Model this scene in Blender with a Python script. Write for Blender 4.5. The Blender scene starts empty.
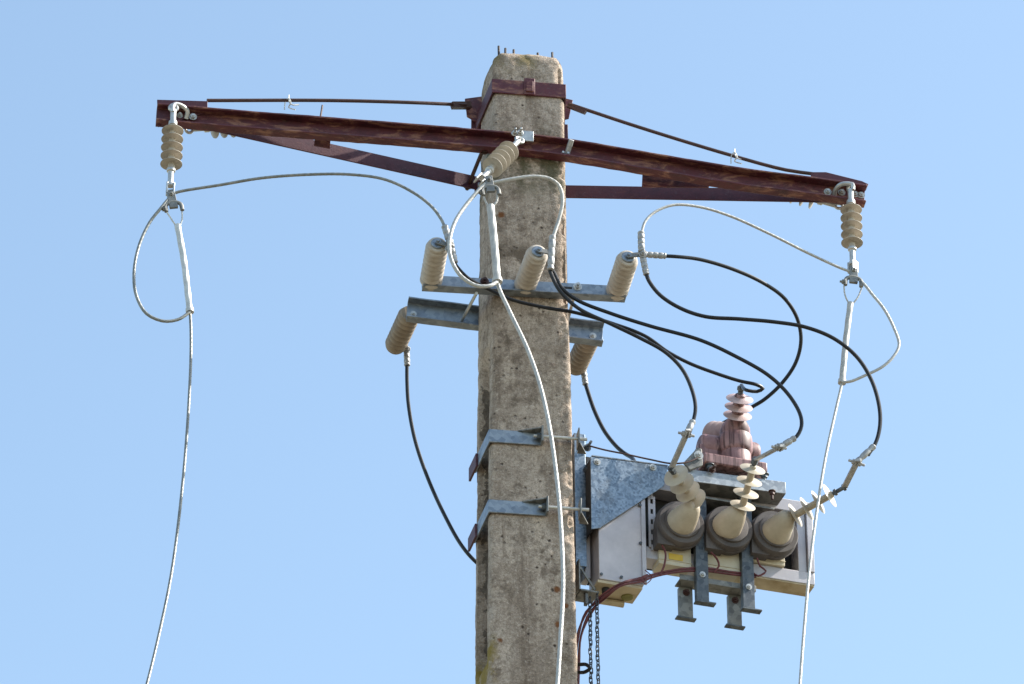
import bpy, bmesh, math, random
from mathutils import Vector, Matrix, noise, Quaternion
rnd = random.Random(7)
sc = bpy.context.scene
COL = sc.collection
V = Vector
rad = math.radians

# ------------------------------------------------------------------ camera
AZ, EL, ROLL = rad(8.0), rad(33.0), rad(-0.3)
DIST, FPX = 17.2, 4816.0
P0 = V((0, 0, 10.97))
F = V((math.sin(AZ)*math.cos(EL), math.cos(AZ)*math.cos(EL), math.sin(EL)))
R0 = V((math.cos(AZ), -math.sin(AZ), 0))
U0 = R0.cross(F)
R = R0*math.cos(ROLL) + U0*math.sin(ROLL)
U = U0*math.cos(ROLL) - R0*math.sin(ROLL)
CAM = P0 - R0*0.052 - F*DIST


def W(px, py, y):
    """survey helper: where the sight line through a photo point meets the upright plane Y = y"""
    d = F + R*((px-512)/FPX) - U*((py-342)/FPX)
    return CAM + d*((y-CAM.y)/d.y)


TURN = Quaternion()


def turn_frame(deg):
    """work in axes turned about the pole: the breaker is mounted at a slight angle to the pole's front"""
    global CAM, F, R, U, TURN
    q = Quaternion((0, 0, 1), rad(deg))
    back = TURN @ q.inverted()
    CAM, F, R, U = back @ CAM, back @ F, back @ R, back @ U
    TURN = q


def reach(o, px, py, length):
    """point on the sight line of a photo point that lies at the given length from o, on the near side"""
    d = (F + R*((px-512)/FPX) - U*((py-342)/FPX)).normalized()
    t = (o-CAM).dot(d)
    c = CAM+d*t
    h = math.sqrt(max(0.0, length*length-(c-o).length_squared))
    return CAM+d*(t-h)


cam = bpy.data.cameras.new('camera')
cam.sensor_width = 36.0
cam.lens = FPX*36.0/1024.0
cam.clip_start = 0.5
cam.clip_end = 20000
co = bpy.data.objects.new('camera', cam)
COL.objects.link(co)
M3 = Matrix((R, U, -F)).transposed()
co.matrix_world = Matrix.Translation(CAM) @ M3.to_4x4()
sc.camera = co

# ------------------------------------------------------------------ mesh builder


def catmull(pts, step=0.012):
    P = [V(p) for p in pts]
    P = [P[0]*2-P[1]] + P + [P[-1]*2-P[-2]]
    out = []
    for i in range(1, len(P)-2):
        a, b, c, d = P[i-1], P[i], P[i+1], P[i+2]
        n = max(2, int((c-b).length/step))
        t0 = 0.0
        t1 = t0 + max(1e-4, (b-a).length)**0.5
        t2 = t1 + max(1e-4, (c-b).length)**0.5
        t3 = t2 + max(1e-4, (d-c).length)**0.5
        for k in range(n):
            t = t1 + (t2-t1)*k/n
            A1 = a*((t1-t)/(t1-t0)) + b*((t-t0)/(t1-t0))
            A2 = b*((t2-t)/(t2-t1)) + c*((t-t1)/(t2-t1))
            A3 = c*((t3-t)/(t3-t2)) + d*((t-t2)/(t3-t2))
            B1 = A1*((t2-t)/(t2-t0)) + A2*((t-t0)/(t2-t0))
            B2 = A2*((t3-t)/(t3-t1)) + A3*((t-t1)/(t3-t1))
            out.append(B1*((t2-t)/(t2-t1)) + B2*((t-t1)/(t2-t1)))
    out.append(P[-2])
    return out


def basis(d):
    d = d.normalized()
    h = V((0, 0, 1)) if abs(d.z) < 0.9 else V((1, 0, 0))
    u = d.cross(h).normalized()
    return u, d.cross(u).normalized(), d


class MB:
    def __init__(s):
        s.v = []
        s.f = []

    def add(s, vs, fs):
        o = len(s.v)
        s.v += [V(p) for p in vs]
        s.f += [tuple(i+o for i in f) for f in fs]
        return s

    def box(s, x0, x1, y0, y1, z0, z1):
        vs = [(x, y, z) for x in (x0, x1) for y in (y0, y1) for z in (z0, z1)]
        return s.add(vs, [(0, 1, 3, 2), (4, 6, 7, 5), (0, 4, 5, 1), (2, 3, 7, 6), (0, 2, 6, 4), (1, 5, 7, 3)])

    def obox(s, c, ax, ay, az):
        """box by centre and three half-axis vectors"""
        c, ax, ay, az = V(c), V(ax), V(ay), V(az)
        vs = [c+ax*i+ay*j+az*k for i in (-1, 1) for j in (-1, 1) for k in (-1, 1)]
        return s.add(vs, [(0, 1, 3, 2), (4, 6, 7, 5), (0, 4, 5, 1), (2, 3, 7, 6), (0, 2, 6, 4), (1, 5, 7, 3)])

    def bar(s, p, q, w, h, up=(0, 0, 1)):
        p, q = V(p), V(q)
        d = (q-p)
        n = d.normalized()
        u = n.cross(V(up)).normalized()
        v = u.cross(n).normalized()
        return s.obox((p+q)/2, d/2, u*(w/2), v*(h/2))

    def lathe(s, prof, o=(0, 0, 0), d=(0, 0, 1), n=24):
        """prof = [(r, t)] along axis d from o; caps closed when r > 0"""
        u, v, d = basis(V(d))
        o = V(o)
        vs, fs = [], []
        m = len(prof)
        for r, t in prof:
            for k in range(n):
                a = 2*math.pi*k/n
                vs.append(o + d*t + (u*math.cos(a)+v*math.sin(a))*r)
        for i in range(m-1):
            for k in range(n):
                k2 = (k+1) % n
                fs.append((i*n+k, i*n+k2, (i+1)*n+k2, (i+1)*n+k))
        if prof[0][0] > 0:
            fs.append(tuple(range(n-1, -1, -1)))
        if prof[-1][0] > 0:
            fs.append(tuple((m-1)*n+k for k in range(n)))
        return s.add(vs, fs)

    def cyl(s, p, q, r, r2=None, n=16):
        p, q = V(p), V(q)
        return s.lathe([(r, 0), (r if r2 is None else r2, (q-p).length)], p, q-p, n)

    def bolt(s, p, d, r=0.009, h=0.008, shank=0.012):
        p, d = V(p), V(d).normalized()
        s.cyl(p, p+d*0.0025, r*1.45, n=18)
        s.cyl(p+d*0.0024, p+d*(0.0024+h), r, n=6)
        s.cyl(p+d*(h+0.002), p+d*(h+0.002+shank), r*0.5, n=10)
        return s

    def tube(s, pts, r, n=8, step=0.012, smooth=True, lobes=0, pitch=0.09, amp=0.1, closed=False):
        P = catmull(pts, step) if smooth else [V(p) for p in pts]
        m = len(P)
        vs, fs = [], []
        t = (P[1]-P[0]).normalized()
        u, v, _ = basis(t)
        L = 0.0
        for i in range(m):
            a = P[max(0, i-1)]
            b = P[min(m-1, i+1)]
            if closed:
                a, b = P[(i-1) % m], P[(i+1) % m]
            t2 = (b-a).normalized()
            q = t.rotation_difference(t2)
            u = q @ u
            u = (u-t2*u.dot(t2)).normalized()
            t = t2
            v = t.cross(u)
            if i:
                L += (P[i]-P[i-1]).length
            rr = r(i/(m-1)) if callable(r) else r
            for k in range(n):
                th = 2*math.pi*k/n
                ph = th + (2*math.pi*L/pitch if lobes else 0)
                q2 = rr*(1-amp+amp*abs(math.cos(lobes*th*0.5))*1.0) if lobes else rr
                vs.append(P[i] + (u*math.cos(ph)+v*math.sin(ph))*q2)
        for i in range(m-1 if not closed else m):
            j = (i+1) % m
            for k in range(n):
                k2 = (k+1) % n
                fs.append((i*n+k, i*n+k2, j*n+k2, j*n+k))
        if not closed:
            fs.append(tuple(range(n-1, -1, -1)))
            fs.append(tuple((m-1)*n+k for k in range(n)))
        return s.add(vs, fs)

    def prism(s, poly, ext):
        """polygon (list of 3D points) extruded by ext"""
        n = len(poly)
        P = [V(p) for p in poly]
        e = V(ext)
        vs = P + [p+e for p in P]
        fs = [tuple(range(n)), tuple(range(2*n-1, n-1, -1))]
        for k in range(n):
            k2 = (k+1) % n
            fs.append((k, k2, n+k2, n+k)[::-1])
        return s.add(vs, fs)


MW = {}


def tag(o, label=None, cat=None, group=None, kind=None):
    if label:
        o['label'] = label
    if cat:
        o['category'] = cat
    if group:
        o['group'] = group
    if kind:
        o['kind'] = kind
    return o


def thing(name, label, cat, loc, quat=None, group=None):
    o = bpy.data.objects.new(name, None)
    COL.objects.link(o)
    o.empty_display_size = 0.1
    o.rotation_mode = 'QUATERNION'
    o.location = TURN @ V(loc)
    o.rotation_quaternion = TURN @ (quat if quat is not None else Quaternion())
    MW[o] = Matrix.LocRotScale(V(loc), quat if quat is not None else Quaternion(), None)
    return tag(o, label, cat, group)


def part(name, mb, mat, parent=None, local=False, bevel=0.0, sharp=35, smooth=True, label=None, segs=2):
    """link a builder as ONE mesh object; points are given in world space unless local"""
    inv = MW[parent].inverted() if (parent is not None and not local) else Matrix()
    me = bpy.data.meshes.new(name)
    me.from_pydata([inv @ p for p in mb.v], [], mb.f)
    bm = bmesh.new()
    bm.from_mesh(me)
    bmesh.ops.recalc_face_normals(bm, faces=bm.faces)
    bm.to_mesh(me)
    bm.free()
    me.materials.append(mat)
    if smooth:
        me.shade_smooth()
        me.set_sharp_from_angle(angle=rad(sharp))
    o = bpy.data.objects.new(name, me)
    COL.objects.link(o)
    if parent is not None:
        o.parent = parent
        MW[o] = MW[parent]
    else:
        MW[o] = Matrix()
    if bevel:
        b = o.modifiers.new('bevel', 'BEVEL')
        b.width = bevel
        b.segments = segs
        b.limit_method = 'ANGLE'
        b.angle_limit = rad(40)
        b.harden_normals = False
    if label:
        o['label'] = label
    return o


def dup(root, loc, quat, label, group=None):
    r = root.copy()
    COL.objects.link(r)
    r.location = loc
    r.rotation_quaternion = quat
    r['label'] = label
    if group:
        r['group'] = group
    MW[r] = Matrix.LocRotScale(V(loc), quat, None)
    for ch in list(root.children):
        c = ch.copy()
        COL.objects.link(c)
        c.parent = r
        for g in list(ch.children):
            d = g.copy()
            COL.objects.link(d)
            d.parent = c
    return r


def aim(d, twist=0.0):
    """rotation taking local +Z to d"""
    u, v, d = basis(V(d))
    m = Matrix((u, v, d)).transposed()
    if m.determinant() < 0:
        m = Matrix((v, u, d)).transposed()
    return m.to_quaternion() @ Quaternion((0, 0, 1), twist)


# ------------------------------------------------------------------ materials
def lin(c):
    return tuple(c) + (1.0,)


class NT:
    def __init__(s, name):
        s.m = bpy.data.materials.new(name)
        s.m.use_nodes = True
        s.t = s.m.node_tree
        s.b = s.t.nodes['Principled BSDF']
        s.co = s.t.nodes.new('ShaderNodeTexCoord').outputs['Object']

    def n(s, typ, **kw):
        o = s.t.nodes.new(typ)
        for k, v in kw.items():
            setattr(o, k, v)
        return o

    def l(s, a, b):
        s.t.links.new(a, b)

    def mapping(s, scale, loc=(0, 0, 0)):
        m = s.n('ShaderNodeMapping')
        m.inputs['Scale'].default_value = scale
        m.inputs['Location'].default_value = loc
        s.l(s.co, m.inputs['Vector'])
        return m.outputs['Vector']

    def noise(s, scale, detail=6, rough=0.6, vec=None, dist=0.0):
        o = s.n('ShaderNodeTexNoise')
        o.inputs['Scale'].default_value = scale
        o.inputs['Detail'].default_value = detail
        o.inputs['Roughness'].default_value = rough
        o.inputs['Distortion'].default_value = dist
        s.l(vec if vec is not None else s.co, o.inputs['Vector'])
        return o.outputs['Fac']

    def voro(s, scale, feature='F1', out='Distance', vec=None, rand=1.0):
        o = s.n('ShaderNodeTexVoronoi')
        o.feature = feature
        o.inputs['Scale'].default_value = scale
        o.inputs['Randomness'].default_value = rand
        s.l(vec if vec is not None else s.co, o.inputs['Vector'])
        return o.outputs[out]

    def ramp(s, fac, stops):
        o = s.n('ShaderNodeValToRGB')
        e = o.color_ramp.elements
        while len(e) < len(stops):
            e.new(0.5)
        for i, (p, c) in enumerate(stops):
            e[i].position = p
            e[i].color = lin(c) if isinstance(c, (tuple, list)) else (c, c, c, 1)
        s.l(fac, o.inputs['Fac'])
        return o.outputs['Color']

    def mix(s, fac, a, b, mode='MIX'):
        o = s.n('ShaderNodeMix', data_type='RGBA', blend_type=mode)
        for sock, val in ((o.inputs[0], fac), (o.inputs[6], a), (o.inputs[7], b)):
            if isinstance(val, (int, float)):
                sock.default_value = val
            elif isinstance(val, (tuple, list)):
                sock.default_value = lin(val)
            else:
                s.l(val, sock)
        return o.outputs[2]

    def math(s, op, a, b=None, c=None):
        o = s.n('ShaderNodeMath', operation=op)
        for i, val in enumerate((a, b, c)):
            if val is None:
                continue
            if isinstance(val, (int, float)):
                o.inputs[i].default_value = val
            else:
                s.l(val, o.inputs[i])
        return o.outputs[0]

    def bump(s, h, strength=0.3, dist=0.002, prev=None):
        o = s.n('ShaderNodeBump')
        o.inputs['Strength'].default_value = strength
        o.inputs['Distance'].default_value = dist
        s.l(h, o.inputs['Height'])
        if prev is not None:
            s.l(prev, o.inputs['Normal'])
        return o.outputs['Normal']

    def out(s, color=None, rough=None, metal=None, normal=None, spec=None):
        for key, val in (('Base Color', color), ('Roughness', rough), ('Metallic', metal), ('Normal', normal), ('Specular IOR Level', spec)):
            if val is None:
                continue
            if isinstance(val, (int, float)):
                s.b.inputs[key].default_value = val
            elif isinstance(val, (tuple, list)):
                s.b.inputs[key].default_value = lin(val)
            else:
                s.l(val, s.b.inputs[key])
        return s.m


def plain(name, c1, c2, scale=25, rough=0.6, metal=0.0, bump=0.15, bd=0.001, spec=0.5, dirt=None, streak=None):
    t = NT(name)
    f = t.noise(scale, 7, 0.65)
    c = t.mix(t.ramp(f, [(0.35, 0.0), (0.65, 1.0)]), c1, c2)
    if dirt:
        g = t.noise(scale*0.35, 8, 0.7, dist=0.6)
        c = t.mix(t.ramp(g, [(0.5, 0.0), (0.68, 0.8)]), c, dirt)
    if streak:
        g = t.noise(1.0, 6, 0.6, t.mapping((48, 48, 3.5)))
        c = t.mix(t.ramp(g, [(0.46, 0.0), (0.58, 0.85)]), c, streak)
    nrm = t.bump(t.noise(scale*6, 4, 0.6), bump, bd)
    return t.out(c, rough, metal, nrm, spec)


def mat_concrete(moss_z, spots):
    t = NT('weathered_concrete')
    big = t.noise(4.5, 8, 0.7, dist=0.5)
    c = t.ramp(big, [(0.3, (0.286, 0.222, 0.173)), (0.48, (0.473, 0.380, 0.306)), (0.7, (0.638, 0.525, 0.432))])
    streak = t.noise(1.0, 7, 0.65, t.mapping((17, 17, 1.6)), dist=0.5)
    c = t.mix(t.ramp(streak, [(0.49, 0.0), (0.66, 0.8)]), c, (0.204, 0.148, 0.109))
    c = t.mix(t.ramp(t.noise(1.0, 6, 0.6, t.mapping((14, 14, 1.5), (3, 1, 5))), [(0.52, 0.0), (0.68, 0.5)]), c, (0.682, 0.550, 0.436))
    mott = t.noise(30, 9, 0.78, dist=0.3)
    c = t.mix(t.ramp(mott, [(0.36, 0.8), (0.5, 0.0)]), c, (0.231, 0.178, 0.136))
    c = t.mix(t.ramp(mott, [(0.55, 0.0), (0.68, 0.7)]), c, (0.726, 0.610, 0.514))
    med = t.noise(85, 7, 0.8)
    c = t.mix(t.ramp(med, [(0.36, 0.62), (0.48, 0.0)]), c, (0.16, 0.128, 0.1))
    c = t.mix(t.ramp(med, [(0.57, 0.0), (0.67, 0.5)]), c, (0.76, 0.69, 0.60))
    agg = t.voro(150)
    grain = t.noise(210, 4, 0.8)
    c = t.mix(t.ramp(grain, [(0.36, 0.55), (0.5, 0.0)]), c, (0.132, 0.098, 0.074))
    c = t.mix(t.ramp(t.noise(120, 3, 0.6), [(0.58, 0.0), (0.70, 0.45)]), c, (0.792, 0.670, 0.563))
    pits = t.ramp(t.math('ADD', t.voro(30, rand=1.0), t.math('MULTIPLY', t.noise(110, 4, 0.7), 0.35)), [(0.27, 1.0), (0.36, 0.0)])
    pm = t.math('MULTIPLY', pits, t.ramp(t.noise(8, 3, 0.5), [(0.46, 0.0), (0.56, 1.0)]))
    c = t.mix(pm, c, (0.083, 0.060, 0.047))
    blot = t.ramp(t.noise(11, 10, 0.78), [(0.525, 0.0), (0.62, 0.75)])
    c = t.mix(blot, c, (0.149, 0.110, 0.081))
    geo = t.n('ShaderNodeNewGeometry').outputs['Position']
    sep = t.n('ShaderNodeSeparateXYZ')
    t.l(geo, sep.inputs[0])
    # lichen near the head of the pole and on the lower lip of the side recess
    for z0, w, strength, colr, xm in moss_z:
        d = t.math('ABSOLUTE', t.math('SUBTRACT', sep.outputs['Z'], z0))
        k = t.math('SUBTRACT', 1.0, t.math('DIVIDE', d, w))
        k = t.math('MAXIMUM', k, 0.0)
        k = t.math('MULTIPLY', k, t.ramp(t.noise(14, 8, 0.7), [(0.42, 0.0), (0.6, 1.0)]))
        k = t.math('MINIMUM', t.math('MULTIPLY', k, strength), 0.9)
        if xm is not None:
            k = t.math('MULTIPLY', k, t.ramp(t.math('ADD', t.math('MULTIPLY', t.math('SUBTRACT', sep.outputs['X'], xm), 12.0), t.math('MULTIPLY', t.noise(35, 6, 0.7), 1.0)), [(0.3, 1.0), (0.75, 0.0)]))
        c = t.mix(k, c, colr)
    # groove shade painted into the colour, mixed with black growth on the inner wall
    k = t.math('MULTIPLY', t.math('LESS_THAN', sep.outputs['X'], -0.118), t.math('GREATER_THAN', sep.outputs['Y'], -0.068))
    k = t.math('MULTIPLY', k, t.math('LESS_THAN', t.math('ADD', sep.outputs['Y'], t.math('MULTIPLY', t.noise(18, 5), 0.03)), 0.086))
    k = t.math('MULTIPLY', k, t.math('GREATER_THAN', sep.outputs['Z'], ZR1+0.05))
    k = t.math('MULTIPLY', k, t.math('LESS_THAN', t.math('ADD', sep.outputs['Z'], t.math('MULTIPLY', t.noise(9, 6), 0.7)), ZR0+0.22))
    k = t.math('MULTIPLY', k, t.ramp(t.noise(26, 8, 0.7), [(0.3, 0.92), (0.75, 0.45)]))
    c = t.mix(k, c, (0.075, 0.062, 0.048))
    for p, r in spots:                                        # rust bleeding from buried ties
        vd = t.n('ShaderNodeVectorMath', operation='DISTANCE')
        t.l(geo, vd.inputs[0])
        vd.inputs[1].default_value = p
        k = t.math('ADD', vd.outputs['Value'], t.math('MULTIPLY', t.math('SUBTRACT', t.noise(60, 3), 0.5), r*0.9))
        k = t.ramp(t.math('DIVIDE', k, r), [(0.55, 0.95), (1.0, 0.0)])
        c = t.mix(k, c, (0.20, 0.075, 0.025))
    h = t.math('ADD', t.math('MULTIPLY', grain, 0.6), t.math('MULTIPLY', agg, 0.6))
    h = t.math('SUBTRACT', h, t.math('MULTIPLY', pm, 1.6))
    h = t.math('ADD', h, t.math('ADD', t.math('MULTIPLY', mott, 2.2), t.math('MULTIPLY', med, 1.6)))
    return t.out(c, 0.92, 0.0, t.bump(h, 0.8, 0.004), 0.25)


def mat_rust(name, dark, mid, light, amount=0.62):
    t = NT(name)
    f = t.noise(9, 9, 0.7, dist=0.5)
    c = t.ramp(f, [(0.32, dark), (0.52, mid), (0.78, dark)])
    long_ = t.noise(1.0, 9, 0.72, t.mapping((9, 24, 26)), dist=0.8)
    c = t.mix(t.ramp(long_, [(amount-0.05, 0.0), (amount+0.06, 0.9)]), c, light)
    c = t.mix(t.ramp(t.noise(70, 6, 0.75), [(0.56, 0.0), (0.68, 0.6)]), c, (0.13, 0.075, 0.085))
    c = t.mix(t.ramp(t.noise(55, 6, 0.75, t.mapping((1, 1, 1), (4, 2, 7))), [(0.30, 0.8), (0.42, 0.0)]), c, (0.02, 0.009, 0.010))
    h = t.noise(150, 6, 0.75)
    return t.out(c, t.math('ADD', 0.40, t.math('MULTIPLY', f, 0.3)), 0.15, t.bump(h, 0.5, 0.002), 0.55)


def mat_galv(name, c1=(0.18, 0.205, 0.24), c2=(0.33, 0.365, 0.405), scale=55, metal=0.75, rough=0.42, rust=0.0):
    t = NT(name)
    sp = t.voro(scale, 'F1', 'Color')
    bw = t.n('ShaderNodeRGBToBW')
    t.l(sp, bw.inputs[0])
    f = t.math('ADD', t.math('MULTIPLY', bw.outputs[0], 0.55), t.math('MULTIPLY', t.noise(scale*0.4, 7, 0.7), 0.55))
    c = t.mix(t.ramp(f, [(0.3, 0.0), (0.75, 1.0)]), c1, c2)
    if rust:
        g = t.noise(7, 9, 0.75, dist=0.8)
        c = t.mix(t.ramp(g, [(0.66-rust*0.2, 0.0), (0.76-rust*0.2, 0.9)]), c, (0.13, 0.05, 0.028))
    c = t.mix(t.ramp(t.noise(12, 8, 0.7), [(0.52, 0.0), (0.7, 0.5)]), c, (0.13, 0.12, 0.105))
    return t.out(c, t.math('ADD', rough-0.1, t.math('MULTIPLY', f, 0.25)), metal, t.bump(t.noise(200, 4), 0.15, 0.001), 0.5)


# ------------------------------------------------------------------ pole geometry
ZT = W(528, 52.5, -0.1).z            # head of the pole
ZR0 = W(486, 352, 0.0).z           # top of the side recess
ZR1 = W(486, 668, 0.0).z           # bottom of the side recess


FLARE = 0.025                      # draft of the mould: the back is wider than the front


def pole_w(z):
    return 0.254 + (ZT-z)*0.0185


def pole_d(z):
    return 0.205 + (ZT-z)*0.010


def yf(z):
    return -pole_d(z)/2


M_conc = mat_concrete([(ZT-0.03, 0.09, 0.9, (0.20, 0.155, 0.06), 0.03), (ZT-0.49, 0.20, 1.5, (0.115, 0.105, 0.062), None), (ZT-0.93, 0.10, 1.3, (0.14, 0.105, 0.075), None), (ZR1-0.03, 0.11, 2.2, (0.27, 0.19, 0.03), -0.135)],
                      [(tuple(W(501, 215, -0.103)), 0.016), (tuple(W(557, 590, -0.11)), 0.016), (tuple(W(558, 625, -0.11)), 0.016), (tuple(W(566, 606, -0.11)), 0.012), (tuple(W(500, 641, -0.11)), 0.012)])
M_rust = mat_rust('rusted_steel', (0.045, 0.009, 0.016), (0.11, 0.022, 0.030), (0.31, 0.145, 0.095), 0.555)
M_rust2 = mat_rust('purple_rusted_steel', (0.055, 0.013, 0.022), (0.090, 0.022, 0.032), (0.17, 0.055, 0.035), 0.64)
M_rod = mat_rust('brown_rusted_rod', (0.03, 0.012, 0.01), (0.06, 0.022, 0.016), (0.11, 0.045, 0.025))
M_rebar = mat_rust('dark_rebar', (0.02, 0.014, 0.012), (0.035, 0.02, 0.016), (0.07, 0.03, 0.018))
M_galv = mat_galv('galvanised_steel')
M_galvb = mat_galv('spangled_galvanised_plate', (0.13, 0.165, 0.205), (0.29, 0.345, 0.405), 130, 0.8, 0.38)
M_galvr = mat_galv('weathered_galvanised_steel', (0.13, 0.13, 0.128), (0.29, 0.29, 0.275), 45, 0.55, 0.55, 0.25)
M_galvd = mat_galv('dark_galvanised_bar', (0.055, 0.065, 0.078), (0.15, 0.17, 0.19), 60, 0.6, 0.5, 0.05)
M_bolt = plain('bright_zinc', (0.42, 0.42, 0.41), (0.62, 0.61, 0.58), 60, 0.4, 0.6)
M_alu = plain('aluminium_strand', (0.50, 0.50, 0.48), (0.68, 0.68, 0.65), 30, 0.5, 0.35, 0.2)
M_aluw = plain('whitish_aluminium_strand', (0.38, 0.375, 0.36), (0.54, 0.53, 0.50), 30, 0.55, 0.15, 0.2)
M_alud = plain('shaded_aluminium_strand', (0.17, 0.18, 0.17), (0.30, 0.30, 0.28), 30, 0.5, 0.4, 0.2)  # darker copy: shade on the left wire put into its colour
M_lug = plain('crimped_lug_metal', (0.27, 0.27, 0.275), (0.46, 0.455, 0.445), 70, 0.5, 0.3, 0.3)
M_black = plain('black_cable_sheath', (0.006, 0.007, 0.010), (0.012, 0.013, 0.016), 20, 0.38, 0, 0.1, spec=0.35)
M_sil = plain('beige_silicone', (0.37, 0.33, 0.275), (0.50, 0.455, 0.39), 22, 0.6, 0, 0.1, dirt=(0.20, 0.16, 0.115))
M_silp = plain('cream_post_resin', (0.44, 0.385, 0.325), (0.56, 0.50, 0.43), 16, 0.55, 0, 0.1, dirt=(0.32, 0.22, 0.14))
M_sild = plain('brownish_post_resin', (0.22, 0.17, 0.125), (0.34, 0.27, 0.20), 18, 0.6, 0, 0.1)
M_bush = plain('cream_epoxy', (0.40, 0.345, 0.265), (0.50, 0.44, 0.35), 20, 0.5, 0, 0.08)
M_barrel = plain('grey_epoxy', (0.066, 0.055, 0.053), (0.12, 0.104, 0.10), 12, 0.65, 0, 0.15)
M_tank = plain('cream_tank_paint', (0.52, 0.46, 0.34), (0.62, 0.56, 0.43), 14, 0.5, 0, 0.06)
M_yellow = plain('yellow_label', (0.62, 0.42, 0.05), (0.70, 0.48, 0.08), 30, 0.5)
M_panel = plain('pale_aluminium_panel', (0.42, 0.385, 0.395), (0.56, 0.51, 0.515), 6, 0.45, 0.35, 0.05, dirt=(0.36, 0.33, 0.33))
M_frame = plain('grey_aluminium_frame', (0.42, 0.40, 0.43), (0.52, 0.50, 0.53), 12, 0.5, 0.25, 0.05)
M_dark = plain('dark_interior', (0.012, 0.012, 0.013), (0.03, 0.03, 0.03), 20, 0.7)
M_pink = plain('pinkish_brown_epoxy', (0.215, 0.112, 0.118), (0.37, 0.215, 0.215), 14, 0.5, 0, 0.1, streak=(0.06, 0.022, 0.024))
M_pinks = plain('sunlit_pinkish_shed_epoxy', (0.40, 0.285, 0.285), (0.54, 0.42, 0.42), 18, 0.5, 0, 0.08)  # paler copy: sunlight on the shed tops put into their colour
M_red = plain('dark_red_sheath', (0.08, 0.014, 0.018), (0.15, 0.03, 0.036), 30, 0.5)
M_bottom = plain('bounce_tinted_base_plate', (0.46, 0.38, 0.25), (0.56, 0.47, 0.32), 14, 0.6, 0, 0.05, dirt=(0.30, 0.22, 0.11))  # warm ground bounce on the undersides put into the colour, plus dirt
M_chain = plain('dark_chain_steel', (0.035, 0.04, 0.05), (0.08, 0.085, 0.095), 40, 0.5, 0.5)

# ------------------------------------------------------------------ concrete pole
pole = thing('concrete_pole', 'weathered grey concrete pole with chipped edges and rusty bars sticking out of its head', 'utility pole', (0, 0, 0))


def section(z):
    """outline of the pole at height z, counter-clockwise from the front-left corner; returns [(x, y, tag)]"""
    w, d = pole_w(z)/2, pole_d(z)/2
    tt = ZT-z
    y1 = d
    if tt < 0.075:                                            # the head is rounded off towards the back
        s = 1-tt/0.075
        y1 = d - 0.10*(1-math.sqrt(max(0, 1-s*s)))
    ins = 0.0
    if tt < 0.05:
        s = 1-tt/0.05
        ins = 0.040*(1-math.sqrt(max(0, 1-s*s)))
    xl, xr, y0, y1 = -w+ins*0.8, w-ins*0.8, -d+ins*0.4, max(y1-ins*0.3, -d+0.05)
    c = 0.012
    pts = []

    def corner(cx, cy, a0):
        for k in range(5):
            a = a0+rad(90)*k/4
            pts.append((cx+c*math.cos(a), cy+c*math.sin(a), 1))

    def side(x0, ya, x1, yb, n, tg):
        for k in range(1, n):
            pts.append((x0+(x1-x0)*k/n, ya+(yb-ya)*k/n, tg))
    corner(xl+c, y0+c, rad(180))
    side(xl+c, y0, xr-c, y0, 34, 0)
    corner(xr-c, y0+c, rad(270))
    nside = 26
    rec = 0.0
    if z < ZR0 and z > ZR1-0.02:
        rec = 0.085*min(1, (ZR0-z)/0.16, max(0, (z-ZR1+0.02)/0.07))
    if z < ZR1-0.35:                                         # the next recess down
        rec = 0.085*min(1, (ZR1-0.35-z)/0.1, max(0, (z-1.5)/0.1))
    for sgn in (1, -1):
        x = xr if sgn > 0 else xl
        ya, yb = (y0+c, y1-c) if sgn > 0 else (y1-c, y0+c)
        for k in range(1, nside):
            y = ya+(yb-ya)*k/nside
            q = 0.0
            lo, hi = -d+0.036, d-0.040
            if rec and lo < y < hi:
                q = rec*min(1, (y-lo)/0.014, (hi-y)/0.010)
            pts.append((x-sgn*q, y, 2))
        if sgn > 0:
            corner(xr-c, y1-c, 0)
            side(xr-c, y1, xl+c, y1, 12, 3)
            corner(xl+c, y1-c, rad(90))
    return [(x*(1+FLARE*(y+d)/(2*d)/w), y, tg) for x, y, tg in pts]   # the flanks flare towards the back


zs = []
z = ZT
zlow = W(530, 700, -0.1).z - 0.15
while z > zlow:
    zs.append(z)
    z -= 0.002 if ZT-z < 0.03 else 0.0075
z = zlow
while z > 0:
    zs.append(z)
    z -= 0.15
zs.append(-0.3)
mb = MB()
vs, fs = [], []
N = None
for z in zs:
    pts = section(z)
    N = len(pts)
    w, d = pole_w(z)/2, pole_d(z)/2
    for (x, y, tg) in pts:
        p = V((x, y, z))
        n = V((x/w, y/d, 0)) if tg == 1 else (V((0, -1, 0)) if tg == 0 else V((1 if x > 0 else -1, 0, 0)) if tg == 2 else V((0, 1, 0)))
        n.normalize()
        o = noise.noise(p*38)*0.0012 + noise.noise(p*7)*0.0025 + noise.noise(p*110)*0.0007
        # broken arrises: strongest on the front right corner
        if ZT-z < 0.07:
            o -= (0.07-(ZT-z))*0.22*max(0, noise.noise(p*26)+0.15)
        ex = (w*(1+FLARE*(y+d)/(2*d)/w)-abs(x))
        ey = (d-abs(y))
        edge = math.exp(-((ex*ex+ey*ey)/(0.018**2)))
        q = noise.noise(V((x*4, y*4, z*5+3))) * 0.75 + noise.noise(V((x*20, y*20, z*19)))*0.5 + noise.noise(V((x*40, y*40, z*61)))*0.22
        amt = 0.044 if x > 0 and y < 0 else 0.010
        o -= edge*max(0, q+0.03)*amt
        vs.append(p+n*o)
m = len(zs)
for i in range(m-1):
    for k in range(N):
        k2 = (k+1) % N
        fs.append((i*N+k, (i+1)*N+k, (i+1)*N+k2, i*N+k2))
vs.append(V((0, -0.03, ZT+0.002)))
for k in range(N):
    fs.append((k, (k+1) % N, m*N))
mb.add(vs, fs)
part('shaft', mb, M_conc, pole, sharp=60)
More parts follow.
